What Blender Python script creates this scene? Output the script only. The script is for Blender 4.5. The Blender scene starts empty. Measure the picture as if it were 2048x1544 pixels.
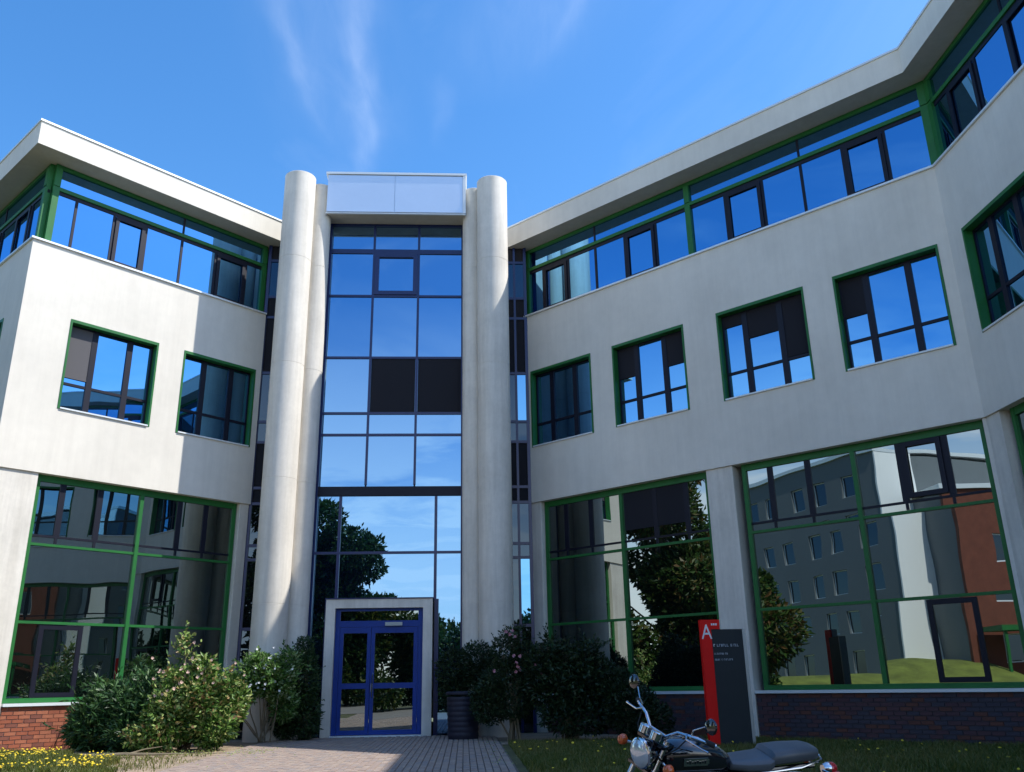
import bpy, bmesh, math, random
from math import radians as rad, sin, cos, pi
from mathutils import Vector, Matrix, noise
random.seed(7)
scene = bpy.context.scene
COL = scene.collection

# ------------------------------------------------------------------ camera
PITCH, ROLL, YAW, EYE = rad(18.827), rad(-1.003), rad(3.297), 1.10
fw = Vector((sin(YAW)*cos(PITCH), cos(YAW)*cos(PITCH), sin(PITCH)))
rt0 = Vector((cos(YAW), -sin(YAW), 0)); up0 = rt0.cross(fw)
rt = rt0*cos(ROLL) + up0*sin(ROLL); up = -rt0*sin(ROLL) + up0*cos(ROLL)
cam_d = bpy.data.cameras.new('camera'); cam = bpy.data.objects.new('camera', cam_d); COL.objects.link(cam)
cam.matrix_world = Matrix(((rt.x, up.x, -fw.x, 0), (rt.y, up.y, -fw.y, 0), (rt.z, up.z, -fw.z, EYE), (0, 0, 0, 1)))
cam_d.sensor_width = 36; cam_d.lens = 36*1746.779/2048; cam_d.clip_start = .05; cam_d.clip_end = 2000
scene.camera = cam

# ------------------------------------------------------------------ light
SUN = Vector((9.95, -1.28, 13.34)).normalized()
SUN_EL = math.asin(SUN.z); SUN_AZ = math.atan2(SUN.x, SUN.y)
world = bpy.data.worlds.new('World'); scene.world = world; world.use_nodes = True
wt = world.node_tree; wn = wt.nodes; wl = wt.links; wn.clear()
def W(t, **k):
    n = wn.new(t)
    for a, b in k.items(): setattr(n, a, b)
    return n
def Wm(op, a, b=None, c=None, clamp=False):
    n = wn.new('ShaderNodeMath'); n.operation = op; n.use_clamp = clamp
    for i, v in enumerate((a, b, c)):
        if v is None: continue
        if isinstance(v, (int, float)): n.inputs[i].default_value = v
        else: wl.new(v, n.inputs[i])
    return n.outputs[0]
sky = W('ShaderNodeTexSky', sky_type='NISHITA', sun_disc=False, sun_elevation=SUN_EL, sun_rotation=SUN_AZ,
        altitude=100, air_density=1.0, dust_density=.6, ozone_density=3.0)
geo = W('ShaderNodeTexCoord'); sep = W('ShaderNodeSeparateXYZ'); wl.new(geo.outputs['Generated'], sep.inputs[0])
zc = Wm('MAXIMUM', sep.outputs[2], .03)
px = Wm('DIVIDE', sep.outputs[0], zc); py = Wm('DIVIDE', sep.outputs[1], zc)
cmb = W('ShaderNodeCombineXYZ'); wl.new(px, cmb.inputs[0]); wl.new(py, cmb.inputs[1])
def wnoise(scale, loc, detail=4, rough=.55, dist=0.0, s=1.0):
    mp = W('ShaderNodeMapping'); mp.inputs['Location'].default_value = loc; mp.inputs['Scale'].default_value = scale
    wl.new(cmb.outputs[0], mp.inputs[0])
    n = W('ShaderNodeTexNoise'); n.inputs['Scale'].default_value = s; n.inputs['Detail'].default_value = detail
    n.inputs['Roughness'].default_value = rough; n.inputs['Distortion'].default_value = dist
    wl.new(mp.outputs[0], n.inputs['Vector']); return n.outputs['Fac']
warp = wnoise((6, 3.2, 1), (0, 0, 0), 3)
fine = wnoise((26, 6, 1), (3, 1, 0), 5, .6, .6)
broad = wnoise((2.3, 1.1, 1), (5.2, 1.3, 0), 6, .6, .8)
wx = Wm('ADD', px, Wm('MULTIPLY', Wm('SUBTRACT', warp, .5), .11))
def streak(x0, wd, y0, y1, amp, slope=0.0):
    xx = Wm('ADD', Wm('SUBTRACT', wx, x0), Wm('MULTIPLY', Wm('SUBTRACT', py, 1.1), slope))
    g = Wm('EXPONENT', Wm('MULTIPLY', Wm('POWER', Wm('ABSOLUTE', Wm('DIVIDE', xx, wd)), 2.0), -1))
    ya = Wm('DIVIDE', Wm('SUBTRACT', py, y0), .12, clamp=True); yb = Wm('DIVIDE', Wm('SUBTRACT', y1, py), .25, clamp=True)
    return Wm('MULTIPLY', Wm('MULTIPLY', Wm('MULTIPLY', g, ya), yb), amp)
st = Wm('ADD', streak(-.275, .022, .7, 1.5, .45), streak(-.165, .022, .8, 1.75, .65, .10))
st = Wm('ADD', st, streak(-.22, .09, .8, 1.6, .35))
st = Wm('ADD', st, streak(.17, .022, .8, 1.25, .55, .45))
st = Wm('ADD', st, streak(.11, .10, .9, 1.35, .4, .4))
st = Wm('ADD', st, streak(-.045, .016, 1.25, 1.5, .5))
st = Wm('MULTIPLY', st, Wm('MULTIPLY', Wm('ADD', Wm('MULTIPLY', fine, 1.1), .1, clamp=True), .145))
# thin broad cirrus, thicker behind the viewer (seen mirrored in the glass)
behind = Wm('DIVIDE', Wm('SUBTRACT', .1, py), 1.2, clamp=True)
cir = Wm('MULTIPLY', Wm('DIVIDE', Wm('SUBTRACT', broad, .52), .3, clamp=True), Wm('ADD', Wm('MULTIPLY', behind, .16), .04))
low = Wm('MULTIPLY', Wm('DIVIDE', Wm('SUBTRACT', .42, sep.outputs[2]), .3, clamp=True),
         Wm('DIVIDE', Wm('SUBTRACT', wnoise((.55, .55, 1), (6.3, 4.1, 0), 7, .6, .4), .40), .16, clamp=True))
low = Wm('MULTIPLY', Wm('MULTIPLY', low, behind), .95)
bank = Wm('DIVIDE', Wm('SUBTRACT', .30, sep.outputs[2]), .22, clamp=True)
low = Wm('MAXIMUM', low, Wm('MULTIPLY', Wm('MULTIPLY', bank, behind), Wm('ADD', .35, Wm('MULTIPLY', wnoise((.4, .3, 1), (2.3, 7.1, 0), 5, .6, .5), .9), clamp=True)))
cl = Wm('MAXIMUM', Wm('MAXIMUM', st, cir), low)
cl = Wm('MINIMUM', cl, .9)
mix = W('ShaderNodeMix', data_type='RGBA'); wl.new(cl, mix.inputs[0])
hs = W('ShaderNodeHueSaturation'); hs.inputs['Saturation'].default_value = 1.28; wl.new(sky.outputs[0], hs.inputs['Color'])
wl.new(hs.outputs[0], mix.inputs[6]); mix.inputs[7].default_value = (6.0, 6.3, 6.7, 1)
bg = W('ShaderNodeBackground'); bg.inputs[1].default_value = .15; wl.new(mix.outputs[2], bg.inputs[0])
wo = W('ShaderNodeOutputWorld'); wl.new(bg.outputs[0], wo.inputs[0])
sd = bpy.data.lights.new('sun', 'SUN'); sd.energy = 3.3; sd.angle = rad(.53); sd.color = (1, .965, .91)
so_ = bpy.data.objects.new('sun', sd); COL.objects.link(so_); so_.rotation_euler = SUN.to_track_quat('Z', 'Y').to_euler(); so_.location = (20, 0, 30)
vs = scene.view_settings; vs.view_transform = 'Standard'; vs.look = 'None'; vs.exposure = .92; vs.gamma = 1; vs.use_curve_mapping = False
scene.render.engine = 'CYCLES'; scene.cycles.max_bounces = 8; scene.cycles.glossy_bounces = 5; scene.cycles.diffuse_bounces = 4

# ------------------------------------------------------------------ materials
MAT = {}
def mat(name, col, rough=.6, metal=0.0, var=.0, vscale=3.0, bump=0.0, bscale=40.0, streak=0.0, spec=.5, tint=None, coat=0.0):
    m = bpy.data.materials.new(name); m.use_nodes = True; nt = m.node_tree; n = nt.nodes; l = nt.links
    b = n['Principled BSDF']; b.inputs['Roughness'].default_value = rough; b.inputs['Metallic'].default_value = metal
    b.inputs['Specular IOR Level'].default_value = spec; b.inputs['Coat Weight'].default_value = coat
    b.inputs['Base Color'].default_value = (*col, 1)
    tc = n.new('ShaderNodeTexCoord'); src = tc.outputs['Object']
    out = None
    def mixc(fac, a, bb, kind='MULTIPLY'):
        x = n.new('ShaderNodeMix'); x.data_type = 'RGBA'; x.blend_type = kind
        if isinstance(fac, float): x.inputs[0].default_value = fac
        else: l.new(fac, x.inputs[0])
        for i, v in ((6, a), (7, bb)):
            if isinstance(v, tuple): x.inputs[i].default_value = v
            else: l.new(v, x.inputs[i])
        return x.outputs[2]
    cur = (*col, 1)
    def nz(scale, sc=(1, 1, 1), det=5, r=.6):
        mp = n.new('ShaderNodeMapping'); mp.inputs['Scale'].default_value = sc; l.new(src, mp.inputs[0])
        t = n.new('ShaderNodeTexNoise'); t.inputs['Scale'].default_value = scale; t.inputs['Detail'].default_value = det; t.inputs['Roughness'].default_value = r
        l.new(mp.outputs[0], t.inputs['Vector']); return t.outputs['Fac']
    def ramp(f, a, bb, ca, cb):
        r = n.new('ShaderNodeValToRGB'); r.color_ramp.elements[0].position = a; r.color_ramp.elements[1].position = bb
        r.color_ramp.elements[0].color = (*ca, 1); r.color_ramp.elements[1].color = (*cb, 1); l.new(f, r.inputs[0]); return r.outputs[0]
    if var:
        cur = mixc(1.0, cur, ramp(nz(vscale), .3, .7, (1-var,)*3, (1+var*.6,)*3))
        cur = mixc(1.0, cur, ramp(nz(vscale*9, det=3), .35, .65, (1-var*.5,)*3, (1, 1, 1)))
    if streak:
        cur = mixc(1.0, cur, ramp(nz(1.0, (5, 5, .35), 6, .7), .38, .62, (1-streak, 1-streak*1.05, 1-streak*1.15), (1, 1, 1)))
    if tint:   # per-face colour attribute
        a = n.new('ShaderNodeAttribute'); a.attribute_name = 'tint'
        r = n.new('ShaderNodeValToRGB'); r.color_ramp.elements[0].color = (*tint[0], 1); r.color_ramp.elements[1].color = (*tint[-1], 1)
        for i, c in enumerate(tint[1:-1]):
            e = r.color_ramp.elements.new((i+1)/(len(tint)-1)); e.color = (*c, 1)
        l.new(a.outputs['Fac'], r.inputs[0]); cur = r.outputs[0]
    if not isinstance(cur, tuple): l.new(cur, b.inputs['Base Color'])
    if bump:
        bp = n.new('ShaderNodeBump'); bp.inputs['Strength'].default_value = .5; bp.inputs['Distance'].default_value = bump
        l.new(nz(bscale, det=4), bp.inputs['Height']); l.new(bp.outputs[0], b.inputs['Normal'])
    MAT[name] = m; return m
def leafmat(name, tints, trans=.25):
    m = mat(name, tints[0], .45, tint=tints, spec=.35); nt = m.node_tree
    b = nt.nodes['Principled BSDF']; o = nt.nodes['Material Output']; t = nt.nodes.new('ShaderNodeBsdfTranslucent')
    src = b.inputs['Base Color'].links[0].from_socket; nt.links.new(src, t.inputs[0])
    x = nt.nodes.new('ShaderNodeMixShader'); x.inputs[0].default_value = trans
    nt.links.new(b.outputs[0], x.inputs[1]); nt.links.new(t.outputs[0], x.inputs[2]); nt.links.new(x.outputs[0], o.inputs[0]); return m
def glassmat(name, tint, base, refl, wob, wscale):
    m = bpy.data.materials.new(name); m.use_nodes = True; nt = m.node_tree; n = nt.nodes; l = nt.links; n.clear()
    o = n.new('ShaderNodeOutputMaterial'); g = n.new('ShaderNodeBsdfGlossy'); g.inputs['Roughness'].default_value = .0; g.inputs['Color'].default_value = (*tint, 1)
    d = n.new('ShaderNodeBsdfDiffuse'); d.inputs['Color'].default_value = (*base, 1)
    lw = n.new('ShaderNodeFresnel'); lw.inputs[0].default_value = 1.5
    mr = n.new('ShaderNodeMapRange'); mr.inputs[1].default_value = .04; mr.inputs[2].default_value = .6; mr.inputs[3].default_value = refl; mr.inputs[4].default_value = 1
    l.new(lw.outputs[0], mr.inputs[0])
    x = n.new('ShaderNodeMixShader'); l.new(mr.outputs[0], x.inputs[0]); l.new(d.outputs[0], x.inputs[1]); l.new(g.outputs[0], x.inputs[2]); l.new(x.outputs[0], o.inputs[0])
    tc = n.new('ShaderNodeTexCoord'); oi = n.new('ShaderNodeObjectInfo'); ad = n.new('ShaderNodeVectorMath'); ad.operation = 'MULTIPLY_ADD'
    cb = n.new('ShaderNodeCombineXYZ'); l.new(oi.outputs['Random'], cb.inputs[0]); l.new(oi.outputs['Random'], cb.inputs[2])
    l.new(cb.outputs[0], ad.inputs[0]); ad.inputs[1].default_value = (40, 40, 40); l.new(tc.outputs['Object'], ad.inputs[2])
    t = n.new('ShaderNodeTexNoise'); t.inputs['Scale'].default_value = wscale; t.inputs['Detail'].default_value = 1.0; l.new(ad.outputs[0], t.inputs['Vector'])
    bp = n.new('ShaderNodeBump'); bp.inputs['Strength'].default_value = 1; bp.inputs['Distance'].default_value = wob; l.new(t.outputs['Fac'], bp.inputs['Height'])
    cr = n.new('ShaderNodeCombineXYZ')
    for i_, k_ in enumerate((17.31, 41.7, 93.1)):       # each pane sits a hair differently in its frame
        a_ = n.new('ShaderNodeMath'); a_.operation = 'MULTIPLY'; a_.inputs[1].default_value = k_; l.new(oi.outputs['Random'], a_.inputs[0])
        f_ = n.new('ShaderNodeMath'); f_.operation = 'FRACT'; l.new(a_.outputs[0], f_.inputs[0])
        s_ = n.new('ShaderNodeMath'); s_.operation = 'MULTIPLY_ADD'; s_.inputs[1].default_value = .016; s_.inputs[2].default_value = -.008; l.new(f_.outputs[0], s_.inputs[0]); l.new(s_.outputs[0], cr.inputs[i_])
    av = n.new('ShaderNodeVectorMath'); av.operation = 'ADD'; l.new(bp.outputs[0], av.inputs[0]); l.new(cr.outputs[0], av.inputs[1])
    nv = n.new('ShaderNodeVectorMath'); nv.operation = 'NORMALIZE'; l.new(av.outputs[0], nv.inputs[0])
    l.new(nv.outputs[0], g.inputs['Normal']); MAT[name] = m; return m

WALL = mat('off_white_render', (.76, .71, .615), .85, var=.08, vscale=.45, bump=.004, bscale=60, streak=.05)
CONC = mat('painted_concrete', (.75, .70, .61), .7, var=.10, vscale=1.3, bump=.003, bscale=35, streak=.14)
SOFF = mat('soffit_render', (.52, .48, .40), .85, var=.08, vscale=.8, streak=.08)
FLASH = mat('pale_flashing', (.75, .77, .76), .4, .3)
GREEN = mat('green_frame_paint', (.022, .15, .036), .45, var=.12, vscale=2.0, spec=.3)
DARK = mat('dark_frame_paint', (.005, .006, .016), .5, spec=.3)
BLUEF = mat('deep_blue_frame_paint', (.008, .020, .10), .3)
DOORB = mat('bright_blue_door_paint', (.003, .038, .24), .45, var=.12, vscale=2, spec=.3)
SCREEN = mat('dark_fabric_screen', (.009, .009, .014), .9, bump=.002, bscale=400)
SCREEN_SUN = mat('sunlit_fabric_screen', (.10, .095, .10), .9)  # screen fabric lightened: sunlight on the left wing blind is in the colour
PANEL = mat('pale_metal_panel', (.74, .79, .85), .28, .55, var=.03, vscale=1.0, bump=.004, bscale=1.2)
SILL = mat('white_sill_metal', (.72, .76, .76), .35, .1)
GL_UP = glassmat('reflective_glass_upper', (.22, .57, .95), (.006, .012, .03), .62, .0012, 1.0)
GL_GR = glassmat('reflective_glass_ground', (.60, .68, .68), (.003, .005, .005), .46, .0026, .8)
GL_TW = glassmat('reflective_glass_tower', (.25, .45, .68), (.006, .014, .04), .78, .0014, 1.0)
GL_DK = glassmat('dark_glass', (.22, .30, .38), (.006, .007, .009), .25, .003, 1.0)
BRICK = [mat('brick_%s' % k, c, .85, var=.2, vscale=6, bump=.003, bscale=90) for k, c in (('red', (.30, .085, .04)), ('orange', (.36, .12, .06)), ('brown', (.20, .065, .04)))]
BRICK_SHADE = [mat('shaded_brick_%s' % k, c, .8, var=.25, vscale=6, bump=.003, bscale=90) for k, c in (('plum', (.09, .04, .045)), ('slate', (.055, .045, .06)), ('rust', (.13, .045, .03)))]  # brick darkened for the right wing: its shade is put into the colour
MORTAR_SHADE = mat('shaded_mortar', (.09, .08, .085), .95, var=.15, vscale=8)  # mortar darkened to match, shade painted in
MORTAR = mat('mortar', (.26, .22, .19), .95, var=.15, vscale=8)
PAV = [mat('paver_%s' % k, c, .9, var=.15, vscale=5, bump=.003, bscale=80) for k, c in (('rose', (.31, .235, .19)), ('grey', (.28, .23, .20)), ('tan', (.34, .265, .21)))]
SAND = mat('joint_sand', (.16, .13, .10), 1, var=.2, vscale=10)
SOIL = mat('dry_soil', (.33, .25, .17), 1, var=.4, vscale=2.5, bump=.05, bscale=14)
LAWN = mat('lawn_soil', (.10, .10, .035), 1, var=.4, vscale=1.3, bump=.03, bscale=12)
GRASS = leafmat('grass_blades', [(.035, .06, .008), (.07, .11, .015), (.13, .15, .03), (.22, .19, .06)], .3)
YEL = mat('yellow_petals', (.75, .55, .02), .6)
WHT = mat('white_petals', (.7, .7, .66), .6)
BLUSH = mat('faded_pink_petals', (.55, .36, .28), .7)
PINK = mat('pink_petals', (.45, .17, .19), .6, var=.25, vscale=9)
LEAF_M = leafmat('glossy_green_leaves', [(.012, .04, .014), (.025, .075, .022), (.045, .12, .03), (.10, .18, .06)])
LEAF_D = leafmat('dark_green_leaves', [(.012, .035, .012), (.02, .055, .016), (.035, .08, .02), (.06, .10, .03)])
LEAF_L = leafmat('mixed_green_leaves', [(.02, .06, .010), (.07, .16, .025), (.18, .30, .06), (.36, .44, .14), (.34, .22, .10)])
LEAF_F = leafmat('pale_green_leaves', [(.03, .08, .015), (.08, .18, .03), (.16, .28, .07), (.36, .42, .24)])
LEAF_S = leafmat('shade_darkened_leaves', [(.008, .022, .008), (.014, .036, .012), (.024, .052, .016), (.045, .07, .025)])  # dark leaf greens lowered further, painting in the shade on the right shrubs
LEAF_T = leafmat('tree_leaves', [(.015, .04, .008), (.03, .075, .012), (.055, .11, .018), (.13, .13, .02)])
BARK = mat('bark', (.11, .085, .06), .9, var=.3, vscale=8, bump=.01, bscale=25)
LEAF_Y = leafmat('turning_leaves', [(.02, .045, .008), (.04, .09, .014), (.08, .12, .02), (.16, .09, .03)])
STEMM = mat('woody_stems', (.20, .16, .10), .85, var=.2, vscale=6)
STONE = mat('grey_stone', (.20, .19, .17), .9, var=.3, vscale=3, bump=.01, bscale=20)
BIN = mat('blue_black_plastic', (.012, .013, .03), .6, var=.2, vscale=4)
BROWN = mat('brown_terracotta', (.03, .018, .013), .8, var=.2, vscale=4)
RED = mat('red_sign_paint', (.85, .008, .006), .5, var=.06, vscale=3, spec=.2)
SGREY = mat('charcoal_sign_panel', (.022, .030, .034), .5, var=.1, vscale=2, spec=.25)
SEDGE = mat('grey_sign_edge', (.30, .34, .36), .35, .5)
SWHITE = mat('white_lettering', (.82, .82, .82), .5)
SDIM = mat('pale_lettering', (.40, .44, .48), .5)
CHROME = mat('chrome', (.60, .61, .63), .10, 1.0)
BLACK = mat('gloss_black_paint', (.006, .007, .012), .08, coat=1.0)
RUB = mat('black_rubber', (.015, .015, .016), .8)
VINYL = mat('dark_grey_vinyl', (.085, .095, .105), .38, var=.1, vscale=9, bump=.001, bscale=120)
ORANGE = mat('amber_plastic', (.60, .09, .008), .25, coat=.5)
TAILR = mat('red_lens', (.55, .015, .02), .15, coat=.7)
LENS = mat('headlight_glass', (.62, .66, .68), .12, .35, coat=.6)
ENG = mat('engine_alloy', (.30, .30, .31), .35, .8, var=.1, vscale=12)

# ------------------------------------------------------------------ helpers
def link(o, parent=None):
    COL.objects.link(o)
    if parent is not None:
        o.parent = parent; o.matrix_parent_inverse = MW[parent.name].inverted()
    return o
MW = {}
def obj(name, verts, faces, m, parent=None, smooth=False, loc=None):
    me = bpy.data.meshes.new(name); me.from_pydata(verts, [], faces); me.update()
    ms = m if isinstance(m, (list, tuple)) else [m]
    for x in ms: me.materials.append(x)
    if smooth: me.polygons.foreach_set('use_smooth', [True]*len(me.polygons))
    o = bpy.data.objects.new(name, me); link(o, parent); MW[o.name] = o.matrix_basis.copy() if parent is None else Matrix.Identity(4)
    return o
def thing(name, label, cat, loc=(0, 0, 0), rot=(0, 0, 0), group=None):
    o = bpy.data.objects.new(name, None); COL.objects.link(o); o.location = loc; o.rotation_euler = rot; o.empty_display_size = .3
    MW[o.name] = Matrix.LocRotScale(Vector(loc), __import__('mathutils').Euler(rot), None)
    tag(o, label, cat, group); return o
def tag(o, label=None, cat=None, group=None, kind=None):
    if label: o['label'] = label
    if cat: o['category'] = cat
    if group: o['group'] = group
    if kind: o['kind'] = kind
    return o
class MB:
    """collects shapes in world space (or the local space of fr)"""
    def __init__(s): s.v = []; s.f = []
    def add(s, vs, fs):
        b = len(s.v); s.v += [tuple(x) for x in vs]; s.f += [tuple(i+b for i in f) for f in fs]
    def box(s, fr, s0, s1, o0, o1, z0, z1):
        vs = [fr(a, b, c) for c in (z0, z1) for b in (o0, o1) for a in (s0, s1)]
        fs = [(0, 2, 3, 1), (4, 5, 7, 6), (0, 1, 5, 4), (2, 6, 7, 3), (0, 4, 6, 2), (1, 3, 7, 5)]
        d = (vs[1]-vs[0]).cross(vs[2]-vs[0]).dot(vs[4]-vs[0])
        if d < 0: fs = [tuple(reversed(f)) for f in fs]
        s.add(vs, fs)
    def tube(s, pts, r, n=8, cap=True):
        pts = [Vector(p) for p in pts]; rs = r if isinstance(r, (list, tuple)) else [r]*len(pts); rings = []
        prev = None
        for i, p in enumerate(pts):
            t = (pts[min(i+1, len(pts)-1)]-pts[max(i-1, 0)]).normalized()
            a = Vector((0, 0, 1)) if abs(t.z) < .9 else Vector((1, 0, 0))
            if prev is not None: a = prev
            u = (a - t*a.dot(t)).normalized(); w = t.cross(u); prev = u
            rings.append([p + (u*cos(2*pi*k/n) + w*sin(2*pi*k/n))*rs[i] for k in range(n)])
        b = len(s.v)
        for rg in rings: s.v += [tuple(x) for x in rg]
        for i in range(len(pts)-1):
            for k in range(n): s.f.append((b+i*n+k, b+i*n+(k+1) % n, b+(i+1)*n+(k+1) % n, b+(i+1)*n+k))
        if cap: s.f.append(tuple(b+k for k in reversed(range(n)))); s.f.append(tuple(b+(len(pts)-1)*n+k for k in range(n)))
    def lathe(s, prof, c=(0, 0, 0), n=24, axis=Vector((0, 0, 1))):
        q = Vector((0, 0, 1)).rotation_difference(axis); b = len(s.v); c = Vector(c)
        for (r, h) in prof:
            for k in range(n): s.v.append(tuple(c + q @ Vector((r*cos(2*pi*k/n), r*sin(2*pi*k/n), h))))
        for i in range(len(prof)-1):
            for k in range(n): s.f.append((b+i*n+k, b+i*n+(k+1) % n, b+(i+1)*n+(k+1) % n, b+(i+1)*n+k))
        s.f.append(tuple(b+k for k in reversed(range(n)))); s.f.append(tuple(b+(len(prof)-1)*n+k for k in range(n)))
    def loft(s, secs, n=20, p=2.5):
        """secs: (x, zc, hw, hh) super-ellipse rings along local x"""
        b = len(s.v)
        for (x, zc, hw, hh) in secs:
            for k in range(n):
                a = 2*pi*k/n; ca, sa = cos(a), sin(a)
                s.v.append((x, hw*math.copysign(abs(ca)**(2/p), ca), zc+hh*math.copysign(abs(sa)**(2/p), sa)))
        for i in range(len(secs)-1):
            for k in range(n): s.f.append((b+i*n+k, b+i*n+(k+1) % n, b+(i+1)*n+(k+1) % n, b+(i+1)*n+k))
        s.f.append(tuple(b+k for k in reversed(range(n)))); s.f.append(tuple(b+(len(secs)-1)*n+k for k in range(n)))
    def build(s, name, m, parent=None, smooth=False, xf=None):
        v = s.v if xf is None else [tuple(xf @ Vector(x)) for x in s.v]
        o = obj(name, v, s.f, m, parent, smooth)
        if smooth:
            try: o.data.set_sharp_from_angle(angle=rad(40))
            except Exception: pass
        return o
K = .70710678
class Frame:
    def __init__(s, O, a, n): s.O = Vector((*O, 0)); s.a = Vector((*a, 0)); s.n = Vector((*n, 0))
    def __call__(s, x, o, z): return s.O + s.a*x + s.n*o + Vector((0, 0, z))
ID = lambda x, y, z: Vector((x, y, z))
RO = (1.6056, 22.1820); LO = (-5.3545, 22.0190)
RB, LB = 10.861, 5.944
SO = (RO[0]+K*RB, RO[1]-K*RB); CO = (LO[0]-K*LB, LO[1]-K*LB)
FR = Frame(RO, (K, -K), (-K, -K)); FL = Frame(LO, (-K, -K), (K, -K))
FS = Frame(SO, (0, -1), (-1, 0)); FC = Frame(CO, (-K, K), (-K, -K))
FT = Frame((0, 21.555), (1, 0), (0, -1))        # tower: s = x, outward = -y
ZW, Z3, ZM, ZS, ZF = 5.474, 10.639, 12.14, 12.763, 13.341
SET = -.211

def wall_holes(name, fr, s0, s1, z0, z1, holes, th, m, parent, th_top=None):
    ss = sorted({s0, s1, *[h[0] for h in holes], *[h[1] for h in holes]}); zs = sorted({z0, z1, *[h[2] for h in holes], *[h[3] for h in holes]})
    mb = MB()
    def inhole(a, b): return any(h[0] < a < h[1] and h[2] < b < h[3] for h in holes)
    fl = (fr.a.cross(fr.n)).z < 0
    def q(p, ns): 
        p = [fr(*x) for x in p]; nn = (p[1]-p[0]).cross(p[2]-p[0])
        if nn.dot(ns) < 0: p.reverse()
        mb.add(p, [(0, 1, 2, 3)])
    zup = Vector((0, 0, 1))
    for i in range(len(ss)-1):
        for j in range(len(zs)-1):
            a, b, c, d = ss[i], ss[i+1], zs[j], zs[j+1]
            if inhole((a+b)/2, (c+d)/2): continue
            q([(a, 0, c), (b, 0, c), (b, 0, d), (a, 0, d)], fr.n); q([(a, -th, c), (b, -th, c), (b, -th, d), (a, -th, d)], -fr.n)
    for (a, b, c, d, sg) in [(s0, s1, z0, z1, 1)] + [(*h[:4], -1) for h in holes]:
        q([(a, 0, c), (a, -th, c), (a, -th, d), (a, 0, d)], -fr.a*sg); q([(b, 0, c), (b, -th, c), (b, -th, d), (b, 0, d)], fr.a*sg)
        q([(a, 0, c), (b, 0, c), (b, -th, c), (a, -th, c)], -zup*sg); q([(a, 0, d), (b, 0, d), (b, -th, d), (a, -th, d)], zup*sg)
    o = mb.build(name, m, parent); bm = bmesh.new(); bm.from_mesh(o.data); bmesh.ops.remove_doubles(bm, verts=bm.verts, dist=1e-5); bm.to_mesh(o.data); bm.free()
    return o
def box(name, fr, d, m, parent, bev=0.0):
    mb = MB(); mb.box(fr, *d); o = mb.build(name, m, parent)
    if bev:
        bm = bmesh.new(); bm.from_mesh(o.data); bmesh.ops.bevel(bm, geom=list(bm.edges), offset=bev, segments=2, affect='EDGES', profile=.5); bm.to_mesh(o.data); bm.free()
    return o
def rect_frame(fr, s0, s1, z0, z1, w, o0, o1, mb=None, wt=None, wb=None):
    mb = mb or MB(); wt = w if wt is None else wt; wb = w if wb is None else wb
    mb.box(fr, s0, s0+w, o0, o1, z0, z1); mb.box(fr, s1-w, s1, o0, o1, z0, z1)
    mb.box(fr, s0+w, s1-w, o0, o1, z1-wt, z1)
    if wb: mb.box(fr, s0+w, s1-w, o0, o1, z0, z0+wb)
    return mb

# ------------------------------------------------------------------ ground
GX = 90
def gz(x, y):
    t = min(1, max(0, (12.8-y)/5.0)); t = t*t*(3-2*t); return -.22*t
def sheet(name, x0, x1, y0, y1, nx, ny, m, dz=0, kind='structure', wob=0):
    vs = []; fs = []
    for j in range(ny+1):
        for i in range(nx+1):
            x = x0+(x1-x0)*i/nx; y = y0+(y1-y0)*j/ny
            vs.append((x, y, gz(x, y)+dz+(noise.noise((x*.7, y*.7, 2.))*wob if wob else 0)))
    for j in range(ny):
        for i in range(nx): a = j*(nx+1)+i; fs.append((a, a+1, a+nx+2, a+nx+1))
    o = obj(name, vs, fs, m, None, True); tag(o, kind=kind); return o
far = mat('distant_ground', (.13, .14, .06), 1, var=.3, vscale=.08)
g = obj('ground', [(-500, -500, -.28), (500, -500, -.28), (500, 500, -.28), (-500, 500, -.28)], [(0, 1, 2, 3)], far); tag(g, kind='structure')
sheet('lawn', -45, 40, -30, 30, 85, 240, LAWN)
PX0, PX1, PY0, PY1 = -4.25, .72, 3.0, 21.2
path = sheet('path', PX0, PX1, PY0, PY1, 4, 73, SAND, .012)
sheet('soil_patch', -7.0, PX0-.004, 10.5, 17.2, 30, 60, SOIL, .006, wob=.0)
bed_l = sheet('planting_bed', -9.2, PX0-.004, 17.3, 21.5, 30, 30, SOIL, .006)
sheet('planting_bed_right', PX1+.004, 4.4, 18.0, 21.9, 20, 20, SOIL, .006).name = 'planting_bed'
yard_m = mat('yard_asphalt', (.20, .18, .16), .95, var=.15, vscale=1.0)
obj('yard', [(x, y, -.205) for x, y in ((-26, -9), (20, -9), (20, 2.4), (-26, 2.4))], [(0, 1, 2, 3)], yard_m)['kind'] = 'structure'

# pavers: stretcher rows running away from the door; the nearest rows in view singly
def paver_verts(w, l, h=.02, b=.004):
    return [(-w, -l, 0), (w, -l, 0), (w, l, 0), (-w, l, 0), (-w+b, -l+b, h), (w-b, -l+b, h), (w-b, l-b, h), (-w+b, l-b, h)], [(4, 5, 6, 7), (0, 1, 5, 4), (1, 2, 6, 5), (2, 3, 7, 6), (3, 0, 4, 7)]
pv, pf = paver_verts(.0465, .0965)
pmesh = []
for m in PAV:
    me = bpy.data.meshes.new('paver'); me.from_pydata(pv, [], pf); me.materials.append(m); pmesh.append(me)
rest = [MB(), MB(), MB()]; cnt = 0
ncol = int((PX1-PX0)/.1)
order = []
for j in range(int((PY1-PY0)/.2)):
    for i in range(ncol):
        x = PX0+.05+i*.1+.035; y = PY0+.1+j*.2+(.1 if i % 2 else 0)
        if y > PY1-.1: continue
        order.append((x, y))
order.sort(key=lambda p: (p[1] < 13.25, p[1]))
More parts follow.
